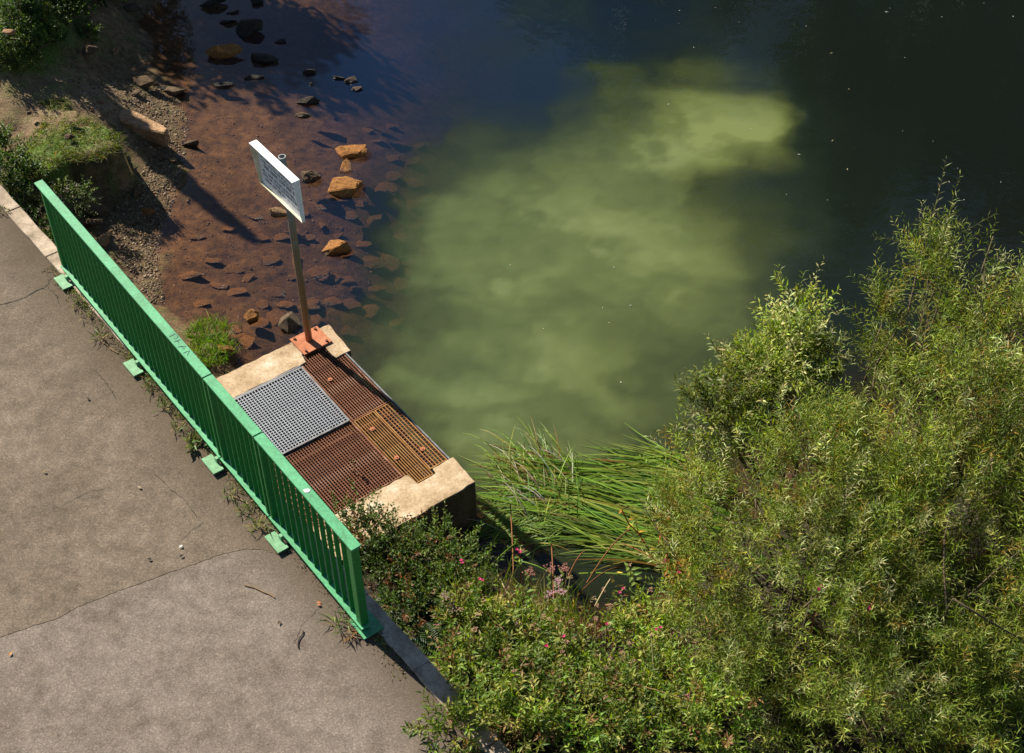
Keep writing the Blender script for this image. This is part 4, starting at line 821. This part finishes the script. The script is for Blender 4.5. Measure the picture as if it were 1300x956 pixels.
for i in range(210):
    px, py = 690 + max(-48, min(48, random.gauss(0, 28))), 630 + max(-42, min(48, random.gauss(0, 26))); p = at(px, py, ZW - .02); l = random.uniform(.35, .8)
    a = R(random.gauss(128, 24)); d = np.array([math.cos(a), math.sin(a), 0]); t = np.linspace(0, 1, 6)[:, None]
    up_ = random.uniform(.25, .9)
    P = p + d * l * t * .8 + np.array([0, 0, 1]) * (up_ * t - up_ * .75 * t ** 2) * l
    b.blade(P, random.uniform(.008, .014), vary(RD[int(rng.choice(5, p=[.2, .3, .08, .25, .17]))] if random.random() < .8 else (.45, .42, .30), 1, .2)[0], (random.gauss(0, .4), -.5, .8))
tag(b.obj('sedge_clump', LEAF), 'upright sedge clump with pale bent blades right of the outfall corner', 'sedge', kind='stuff')
b = Buf()
for i in range(260):
    px, py = 645 + random.gauss(0, 26), 668 + random.gauss(0, 16); p = at(px, py, ZW + .01); l = random.uniform(.3, .6); a = R(random.gauss(20, 25)); d = np.array([math.cos(a), math.sin(a), 0]); t = np.linspace(0, 1, 6)[:, None]
    P = p + d * l * t + np.array([0, 0, 1]) * (np.sin(t * math.pi) * random.uniform(.02, .15) * l)
    b.blade(P, .010, vary(RD[int(rng.choice(4, p=[.4, .3, .2, .1]))], 1, .2)[0])
tag(b.obj('bur_reed_clump', LEAF), 'green reed blades floating in the shade right of the concrete block', 'reeds')
# individual flowering and coloured plants
def flower(bf, p, r, c, petals=6):
    p = np.asarray(p, float)
    for k in range(petals):
        a = k * 6.283 / petals + random.uniform(-.3, .3); d = np.array([[math.cos(a), math.sin(a), random.uniform(.0, .7)]])
        bf.leaves([p], d, np.array([[0, 0, 1.]]), r, r * .9, [np.array(c) * random.uniform(.7, 1.2)])
def stalk_plant(name, label, cat, px, py, h, leafc, flc=None, stemc=(.22, .08, .04), group=None, nleaf=16, L=.09, W=.028, heads=1, fr=.022, lean=.2, dome=False, z=None):
    g = ground(px, py) if z is None else at(px, py, z); o = empty(name, g, label, cat, group)
    sb, lb, fb = Buf(), Buf(), Buf(); d = np.array([random.gauss(0, lean), random.gauss(.1, lean), 1]); t = np.linspace(0, 1, 7)[:, None]
    P = d * h * t + rng.standard_normal((7, 3)) * .008; P[0] = (0, 0, -.02); sb.tube(P, .006 * (1.2 - .8 * t[:, 0]), stemc, 5)
    tt = np.linspace(.2, .98, nleaf); lp = np.stack([np.interp(tt, t[:, 0], P[:, i]) for i in range(3)], 1); an = np.arange(nleaf) * 2.1
    D = np.stack([np.cos(an), np.sin(an), np.full(nleaf, .35)], 1); cc = np.concatenate([vary(random.choice(leafc), 1) for _ in range(nleaf)])
    lb.leaves(lp, D, np.tile([0, 0, 1.], (nleaf, 1)) + rng.standard_normal((nleaf, 3)) * .25, L * rng.uniform(.6, 1.15, nleaf), W, cc)
    sb.obj('stem', BARK, o)
    if nleaf: lb.obj('leaves', LEAF, o)
    if flc is not None:
        for k in range(heads):
            fb = Buf(); q = P[-1 if k == 0 else -2] + (np.array([random.uniform(-.07, .07), random.uniform(-.07, .07), random.uniform(.0, .05)]) if k else 0)
            if dome:
                for _ in range(26): flower(fb, q + rng.standard_normal(3) * np.array([fr, fr, fr * .4]), .012, flc, 4)
            else: flower(fb, q, fr, flc)
            fb.obj('flower', LEAF, o)
    return o
PK = (.62, .05, .20); DP = (.45, .14, .16)
balsams = [(590,712,-.35,'beside the dark shrub below the concrete block'),(612,735,-.45,'between the dark shrub and the dark pool'),(690,818,-.2,'left one of two in the yellow green thicket'),(712,806,-.2,'right one of two in the yellow green thicket'),(788,750,-.8,'right above the broad yellow leaves'),
           (770,790,-.6,'below the broad yellow leaves by the pool'),(848,688,-.5,'highest among the red stems'),(845,712,-.5,'middle one among the red stems'),(863,730,-.5,'lowest among the red stems'),(838,800,-.4,'at the upper left foot of the willow'),(1040,745,.6,'left one of two in front of the willow'),(1105,770,.6,'right one of two in front of the willow'),(660,700,-.7,'tallest at the left edge of the dark pool')]
for px, py, zt, wh in balsams:
    p = at(px, py, zt); gz = float(hz(p[0], p[1])); h = max(.2, zt - max(gz, ZW))
    q = empty('balsam', (p[0], p[1], zt - h), 'pink flowered balsam stem ' + wh, 'flower', 'pink flowered balsam stems')
    sb = Buf(); sb.tube([(0, 0, -.02), (.01, 0, h * .5), (0, 0, h)], .005, (.28, .08, .05), 4); sb.obj('stem', BARK, q)
    lb = Buf(); nl = 10; an = rng.uniform(0, 6.28, nl); lb.leaves(np.stack([np.zeros(nl), np.zeros(nl), np.linspace(.6, .98, nl) * h], 1), np.stack([np.cos(an), np.sin(an), rng.uniform(-.3, .8, nl)], 1), np.tile([0, 0, 1.], (nl, 1)), .085, .026, np.concatenate([vary(random.choice(BAL), 1) for _ in range(nl)])); lb.obj('leaves', LEAF, q)
    for k in range(2):
        fb = Buf(); flower(fb, (random.uniform(-.03, .03), random.uniform(-.03, .03), h + .01), .019, PK, 6); fb.obj('flower', LEAF, q)
for px, py, zt, lab in [(697,755,-.55,'pale pink domed flower heads, left cluster at the pool edge'),(712,750,-.5,'pale pink domed flower heads, right cluster at the pool edge'),(708,738,-.6,'dusty brown pink flower head above the pale pink ones'),(700,722,-.7,'dusty pink flower head, upper left at the pool edge'),(716,722,-.65,'dusty pink flower head, upper right at the pool edge'),
                        (672,726,-.7,'rust pink flower head on its own left of the pink clusters'),(564,758,-.15,'brownish seed head standing over the leafy weeds by the wall'),(655,790,-.35,'dull red seed head in the leafy weeds'),(574,772,-.2,'paler seed head below the brownish one by the wall')]:
    p = at(px, py, zt); gz = max(float(hz(p[0], p[1])), ZW); h = max(.2, zt - gz); q = empty('hemp_agrimony', (p[0], p[1], zt - h), lab, 'flower', 'domed flower heads')
    sb = Buf(); sb.tube([(0, 0, -.02), (.01, .01, h * .5), (0, 0, h)], .004, (.2, .12, .06), 4); sb.obj('stem', BARK, q)
    lb = Buf(); nl = 9; an = np.arange(nl) * 2.1; lb.leaves(np.stack([np.zeros(nl), np.zeros(nl), np.linspace(.3, .9, nl) * h], 1), np.stack([np.cos(an), np.sin(an), np.full(nl, .3)], 1), np.tile([0, 0, 1.], (nl, 1)), .09, .025, vary((.11, .15, .03), nl)); lb.obj('leaves', LEAF, q)
    fb = Buf(); cc = (.50, .30, .32) if 'pale pink' in lab else (.34, .15, .12) if 'pink' in lab else (.30, .22, .15)
    for _ in range(30): flower(fb, np.array([0, 0, h]) + rng.standard_normal(3) * np.array([.024, .024, .010]), .011, cc, 4)
    fb.obj('flower', LEAF, q)
RS = [(.42, .36, .05), (.50, .30, .04), (.26, .28, .05), (.45, .12, .03)]
for px, py, h, lab in [(852,742,.75,'red stemmed plant with yellow leaves at the left edge of the willow'),(845,705,.7,'bare red stems above the yellow leaved plant by the willow'),(866,760,.6,'red stemmed plant with yellow leaves low against the willow')]:
    p = at(px, py, -1.0); o = empty('red_stemmed_plant', p, lab, 'plant')
    for k in range(5):
        sb = Buf(); t = np.linspace(0, 1, 7)[:, None]; d = np.array([random.gauss(0, .2), random.gauss(.1, .2), 1]); P = d * h * t + rng.standard_normal((7, 3)) * .012; sb.tube(P, .006, (.36, .055, .02), 4)
        for _ in range(3):
            s_ = P[random.randint(2, 6)]; sb.tube([s_, s_ + rng.standard_normal(3) * .05 + [0, 0, .08]], .004, (.36, .06, .02), 3)
        sb.obj('stem', BARK, o)
        if 'bare' in lab and k > 1: continue
        nl = 12; an = np.arange(nl) * 2.1; lb = Buf(); tt = np.linspace(.3, 1, nl); lp = np.stack([np.interp(tt, t[:, 0], P[:, i]) for i in range(3)], 1)
        lb.leaves(lp, np.stack([np.cos(an), np.sin(an), np.full(nl, .2)], 1), np.tile([0, 0, 1.], (nl, 1)), .075, .022, np.concatenate([vary(random.choice(RS), 1) for _ in range(nl)])); lb.obj('leaves', LEAF, o)
stalk_plant('yellowing_plant', 'plant with broad bright yellow leaves over the dark pool', 'plant', 780, 772, .42, [(.55, .47, .05), (.48, .42, .06)], None, nleaf=7, L=.10, W=.035)
stalk_plant('yellowing_plant', 'small yellow leaved shoot left of the broad yellow leaved plant', 'plant', 748, 786, .3, [(.50, .38, .04), (.4, .36, .06)], None, nleaf=6, L=.08, W=.028)
for px, py, lab in [(815,735,'lime green leafy shoot right of the dark pool'),(835,775,'lime green leafy shoot left of the willow foot'),(690,760,'pale leafy shoot at the near edge of the pool'),(640,795,'large leaved shoot in the leafy weeds by the wall')]:
    stalk_plant('leafy_shoot', lab, 'plant', px, py + 30, .5, [(.20, .27, .05), (.16, .24, .04)], None, (.18, .14, .05), nleaf=18, L=.10, W=.036)
# fern in the shade under the kerb
def fern(px, py, z, lab, n=7, L=.42):
    p = at(px, py, z); o = empty('fern', p, lab, 'fern')
    for k in range(n):
        a = k * 6.283 / n + random.uniform(-.3, .3); d = np.array([math.cos(a), math.sin(a), .75]); t = np.linspace(0, 1, 16)[:, None]; P = d * L * t + np.array([0, 0, -.35]) * L * t ** 2
        b = Buf(); b.tube(P[::3], .003, (.08, .07, .02), 3)
        s_ = np.cross(d, [0, 0, 1.]); s_ /= np.linalg.norm(s_)
        for sg_ in (-1, 1):
            b.leaves(P[2:], np.tile(s_ * sg_, (14, 1)) + unit(d) * .4, np.tile([0, 0, 1.], (14, 1)), .10 * np.sin(np.linspace(.5, 3.0, 14)) + .015, .022, vary((.03, .065, .014), 14))
        b.obj('frond', LEAF, o)
fern(535, 800, -.6, 'dark fern in the shade below the railing end', 7, .30); fern(556, 832, -.5, 'second fern lower down beside the kerb', 6, .26); fern(508, 778, -.65, 'fern tight under the railing end post', 6, .26)
# dry stalks and dead stems over the dark pool
for i, (x0, y0, x1, y1, lab) in enumerate([(631,728,660,790,'pale dry stalk leaning over the leafy weeds'),(648,640,652,730,'thin straight reed stalk in front of the shaded water'),(630,712,655,690,'bright green bent reed stem by the dark pool'),(720,735,745,700,'rusty dead stem arching over the pool, left'),(730,760,790,720,'rusty dead stem arching over the pool, middle'),(745,740,800,672,'rusty dead stem arching over the reeds'),(755,770,775,735,'thin tan stalk over the pool'),(700,690,703,760,'upright brown stalk among the pink heads'),(790,690,850,720,'dead brown stem below the willow'),(735,728,800,730,'bright green reed stem lying over the dark pool')]):
    p, q = at(x0, y0, -.85), at(x1, y1, -.75); n = 9; t = np.linspace(0, 1, n)[:, None]; P = p + (q - p) * t + np.array([.02, .03, .12]) * (t * (1 - t)) * (3 if 'arch' in lab else .5); b = Buf()
    c = (.14, .22, .03) if 'green' in lab else (.40, .32, .17) if 'pale' in lab or 'tan' in lab else (.20, .085, .035)
    b.tube(P - p, .006 if 'green' not in lab else .008, c, 4); o = b.obj('dead_stem' if 'green' not in lab else 'reed_stem', STRAW); o.location = p; tag(o, lab, 'stem')
b = Buf(); sf = in_poly([(575, 740), (640, 715), (745, 740), (760, 790), (700, 830), (600, 830)])
for i in range(420):
    px, py = sf(); p = at(px, py + 30, -.95); p[2] = max(float(hz(p[0], p[1])), ZW) ; l = random.uniform(.3, .7); d = np.array([random.gauss(0, .25), random.gauss(.05, .25), 1.]); t = np.linspace(0, 1, 5)[:, None]
    P = p + d * l * t + np.array([random.gauss(0, .15), random.gauss(0, .15), -.12]) * l * t ** 2; c = random.choice([(.14, .20, .03), (.22, .25, .06), (.34, .27, .14), (.22, .10, .05), (.10, .15, .02)])
    b.blade(P, random.uniform(.005, .011), np.array(c) * random.uniform(.7, 1.2), (random.gauss(0, .5), -.7, .4))
tag(b.obj('mixed_grasses', LEAF), 'thin green and straw coloured grasses around the dark pool', 'grasses', kind='stuff')
b = Buf()
for i in range(260):
    px, py = random.uniform(560, 900), random.uniform(790, 950); p = ground(px, py); l = random.uniform(.25, .6); d = np.array([random.gauss(0, .3), random.gauss(.05, .3), 1.]); t = np.linspace(0, 1, 5)[:, None]
    P = p + d * l * t + np.array([random.gauss(0, .15), random.gauss(0, .15), -.12]) * l * t ** 2; c = random.choice([(.36, .29, .15), (.24, .11, .06), (.20, .22, .05), (.42, .36, .2)])
    b.tube(P, .0025, np.array(c) * random.uniform(.7, 1.2), 3)
    if random.random() < .5:
        for _ in range(10): flower(b, P[-1] + rng.standard_normal(3) * .012, .012, random.choice([(.30, .20, .12), (.36, .16, .14), (.28, .24, .1)]), 2)
tag(b.obj('dry_stalks', STRAW), 'dry stalks and seed heads scattered through the lower weeds', 'stalks', kind='stuff')
# weeds in the gap between path and kerb
wd = [(128,428,'weed clump at the kerb between the first two feet plates',.10),(100,385,'small weed by the kerb below the first foot plate',.08),(112,402,'thin grass in the kerb gap below the first foot plate',.08),(190,492,'weed just below the second foot plate',.07),(210,518,'spiky weed in the kerb gap, upper of three',.09),(228,545,'weed in the kerb gap, middle of three',.09),(246,566,'broad leaved weed in the kerb gap, lowest of three',.10),(292,628,'small weed below the third foot plate',.06),(312,648,'weed between the third and fourth foot plates',.08),(330,670,'yellowish weed just above the fourth foot plate',.11),(432,792,'weed at the railing foot by the last post',.12),(445,806,'brown dying weed beside the last post',.08),(5,270,'tiny weed at the kerb on the far left',.05)]
for px, py, lab, h in wd:
    h *= 1.4
    p = at(px, py, 0.0); o = empty('kerb_weed', p, lab, 'weed'); nl = 26 if 'thin' not in lab else 14
    an = rng.uniform(0, 6.28, nl); b = Buf(); cc = [(.10, .15, .03), (.15, .19, .04), (.07, .10, .02), (.24, .20, .06)] if 'brown' not in lab else [(.25, .14, .05), (.16, .1, .04)]
    off = rng.standard_normal((nl, 3)) * np.array([.035, .035, 0]) ; off[:, 2] = .01
    broad = 'broad' in lab
    b.leaves(off, np.stack([np.cos(an), np.sin(an), rng.uniform(.2, 1.2, nl)], 1), np.tile([0, 0, 1.], (nl, 1)), h * rng.uniform(.5, 1.1, nl), .035 if broad else .012, np.concatenate([vary(random.choice(cc), 1) for _ in range(nl)]))
    b.obj('leaves', LEAF, o)
vp = []
for _ in range(420):
    u_ = random.uniform(-.05, 5.9); vv = kv(u_) - .145 - abs(random.gauss(0, .028)) + random.choice((0, 0, .01)); q = mnoise.noise((u_ * 1.9, 3.3, 0)) + .5 * mnoise.noise((u_ * 5, 1.3, 0))
    if q > -.12: vp.append(np.array(uv(u_, vv, .002)))
tag(grass('v', '', '', vp, 1500, .055, .006, [(.11, .15, .03), (.17, .19, .04), (.08, .10, .02), (.25, .21, .09)], sprd=1.0).obj('kerb_verge', LEAF), 'moss and short grass in the gap between path and kerb', 'verge', kind='stuff')
b = Buf()
for i in range(2600):                    # crumbs, dead leaf bits and moss along the kerb
    u_ = random.uniform(-.2, 6.2); p = np.array(uv(u_, kv(u_) - .17 - abs(random.gauss(0, .06)) + .03, .004)); s = random.uniform(.004, .014); a = random.uniform(0, 6.28)
    c = random.choice([(.05, .04, .02), (.09, .07, .035), (.14, .10, .05), (.07, .08, .02), (.22, .16, .09)])
    b.leaves([p], np.array([[math.cos(a), math.sin(a), random.uniform(-.1, .4)]]), np.array([[random.gauss(0, .3), random.gauss(0, .3), 1.]]), s * 1.6, s, [c])
tag(b.obj('leaf_litter', STRAW), 'brown crumbs, moss and leaf litter along the kerb gap', 'litter', kind='stuff')
for x0, y0, x1, y1, lab in [(312,742,350,757,'dry twig lying on the path near the seam'),(376,822,386,800,'dark twig lying on the lower path'),(288,625,316,640,'pale twig by the third foot plate'),(150,448,128,432,'pale straw by the kerb')]:
    p, q = at(x0, y0, .008), at(x1, y1, .008); b = Buf(); t = np.linspace(0, 1, 6)[:, None]; b.tube((q - p) * t + rng.standard_normal((6, 3)) * [.008, .008, .0], .005, (.30, .20, .11) if 'dark' not in lab else (.06, .045, .03), 5); o = b.obj('twig', STRAW); o.location = p; tag(o, lab, 'twig')
for px, py, c, lab in [(355,788,(.1,.07,.04),'dark brown leaf lying below the dry twig'),(408,765,(.42,.16,.07),'orange leaf near the kerb, right one of a touching pair'),(402,768,(.35,.15,.08),'orange leaf near the kerb, left one of a touching pair'),(98,316,(.04,.035,.03),'black fleck on the path near the first foot plate'),(193,711,(.03,.03,.025),'black fleck above the seam, left one of two'),(228,708,(.03,.03,.025),'black fleck above the seam, right one of two'),(15,828,(.5,.25,.08),'orange leaf at the far left below the seam'),
  (232,692,(.6,.6,.55),'white scrap on the path above the seam'),(110,505,(.06,.05,.04),'dark leaf on the open upper path'),(60,600,(.2,.14,.08),'brown leaf at the left of the path'),(180,620,(.35,.28,.2),'pale leaf in the middle of the path'),(345,660,(.3,.13,.05),'rusty leaf against the fourth foot plate')]:
    p = at(px, py, .004); b = Buf(); a = random.uniform(0, 6.28); b.leaves([(0, 0, .004)], np.array([[math.cos(a), math.sin(a), .1]]), np.array([[.1, .1, 1.]]), .045, .026, [c]); o = b.obj('fallen_leaf', STRAW); o.location = p
    tag(o, lab, 'leaf', 'leaves scattered on the path')
stalk_plant('grating_weed', 'spindly weed growing up through the rusty grating by the railing', 'weed', 452, 605, .22, [(.10, .13, .03), (.16, .1, .05)], None, nleaf=14, L=.04, W=.014, z=-.75)
for i in range(34):
    px, py = random.uniform(820, 1290), random.uniform(2, 260)
    if i > 26: px, py = random.uniform(560, 860), random.uniform(330, 520)
    p = at(px, py, ZW + .004); b = Buf(); a = random.uniform(0, 6.28); b.leaves([(0, 0, 0)], np.array([[math.cos(a), math.sin(a), .05]]), np.array([[.05, .05, 1.]]), random.choice((.012, .018, .026, .045)) * random.uniform(.7, 1.3), random.uniform(.007, .015), [random.choice([(.6, .6, .56), (.42, .42, .36), (.5, .42, .25), (.7, .7, .66)])]); o = b.obj('floating_fleck', STRAW); o.location = p
    tag(o, 'tiny pale fleck floating on the open dark water', 'fleck', 'pale flecks floating on the river')

# ------------------------------------------------------------------ trees on the bank just upstream (their shade and reflections reach the view)
def tree(name, label, base, blobs, n, L, W, cols, trunk_r, group=None):
    base = np.array([base[0], base[1], float(hz(base[0], base[1]))]); o = empty(name, base, label, 'tree', group)
    top = np.array(blobs[0][:3]); wb = Buf(); P = limb(wb, (0, 0, -.1), top - base, trunk_r, trunk_r * .35, (.09, .07, .05), .04, 10)
    for bx in blobs:
        for _ in range(3): limb(wb, P[random.randint(3, 8)], np.array(bx[:3]) - base + rng.standard_normal(3) * bx[3] * .4, trunk_r * .35, .01, (.09, .07, .05), .08, 6)
    wb.obj('trunk', BARK, o, True); fb = Buf(); pr = np.array([q[3] ** 2 for q in blobs]); pr /= pr.sum(); pk = rng.choice(len(blobs), n, p=pr)
    Bq = np.array(blobs); d = unit(rng.standard_normal((n, 3))); P = Bq[pk, :3] + d * (Bq[pk, 3] * rng.random(n) ** .45)[:, None] * np.where(Bq.shape[1] > 4, 1, 1) - base
    fb.leaves(P, unit(d + rng.standard_normal((n, 3)) * .8), rng.standard_normal((n, 3)) + [0, 0, .8], L * rng.uniform(.7, 1.3, n), W, np.concatenate([vary(random.choice(cols), 1) for _ in range(n)]))
    f = fb.obj('crown', LEAF, o); f['kind'] = 'stuff'; return o
TL = [(.04, .075, .015), (.06, .10, .02), (.03, .055, .012)]
tree('bank_tree', 'broad tree on the left bank just above the view', (-8.3, 22.2), [(-7.6, 22.2, 2.8, 1.2), (-6.7, 21.6, 2.0, .95), (-8.6, 21.6, 2.4, 1.2), (-7.4, 22.7, 3.3, .8), (-5.9, 21.3, 1.2, .70), (-9.4, 20.6, 1.8, 1.0), (-6.5, 22.3, 2.5, .8), (-5.6, 20.9, .2, .5)], 9500, .16, .09, TL, .16)
# unseen wood added on the far bank to darken the river's reflection
b = Buf(); hp, hr = [], []
for i in range(150):
    x = random.uniform(0, 34); y = 34 + random.uniform(0, 10) - .12 * x; hmax = 7 + 15 * min(1, (x + 1) / 9); z = random.uniform(-1, hmax)
    hp.append((x + 2.0 * max(0, 1 - z / 12), y + z * .25, z)); hr.append(random.uniform(1.2, 2.4))
hp, hr = np.array(hp), np.array(hr); k_ = rng.choice(len(hp), 26000); d_ = unit(rng.standard_normal((26000, 3)))
b.leaves(hp[k_] + d_ * (hr[k_] * rng.random(26000) ** .4)[:, None], d_ + rng.standard_normal((26000, 3)) * .6, rng.standard_normal((26000, 3)), .75, .5, vary((.022, .040, .010), 26000))
tag(b.obj('added_far_wood', LEAF), 'unseen wood added on the far bank to darken the river reflection', 'wood', kind='stuff')
# slender young tree whose pointed shadow lies across the ledge and shallows
tdir = np.array([math.cos(R(SUN_AZ)), math.sin(R(SUN_AZ))]); tip = at(325, 305, -1.36)
def back(px, py, zg, L):                # the point on the sun line through a shadow point, L metres back
    g = at(px, py, zg); return (*(g[:2] + tdir * L), zg + L * math.tan(R(SUN_EL)))
LL = 7.4
b = Buf(); sp_ = np.array(back(325, 305, -1.36, LL)); bs = np.array([sp_[0], sp_[1], 0.0]); bs[2] = float(hz(bs[0], bs[1]))
so_ = empty('slender_tree', bs, 'slender pointed young tree on the bank left of the view', 'tree')
wb = Buf(); wb.tube([(0, 0, -.1), (0, 0, (sp_[2] - bs[2]) * .6), (0, 0, sp_[2] - bs[2])], [.045, .04, .01], (.09, .07, .05), 7); wb.obj('trunk', BARK, so_, True)
tt = rng.random(9000) ** .6; top = sp_ - bs
low = np.array(back(150, 150, -.7, LL + .9)) - bs
an = rng.uniform(0, 6.283, 9000); crw = np.where(tt < .78, .13 * tt / .78, .13 * (1 - (tt - .78) / .22 * .8)) * np.sqrt(rng.random(9000)) * (1 + .25 * np.sin(tt * 40 + an))
hh_ = top[2] - tt * (top[2] - (2.25 - bs[2]))
P = np.stack([crw * np.cos(an), crw * np.sin(an), hh_], 1)
fb = Buf(); fb.leaves(P, np.stack([np.cos(an), np.sin(an), np.full(9000, -.3)], 1), np.tile([0, 0, 1.], (9000, 1)) + rng.standard_normal((9000, 3)), .09, .05, vary((.035, .065, .02), 9000)); f = fb.obj('crown', LEAF, so_); f['kind'] = 'stuff'
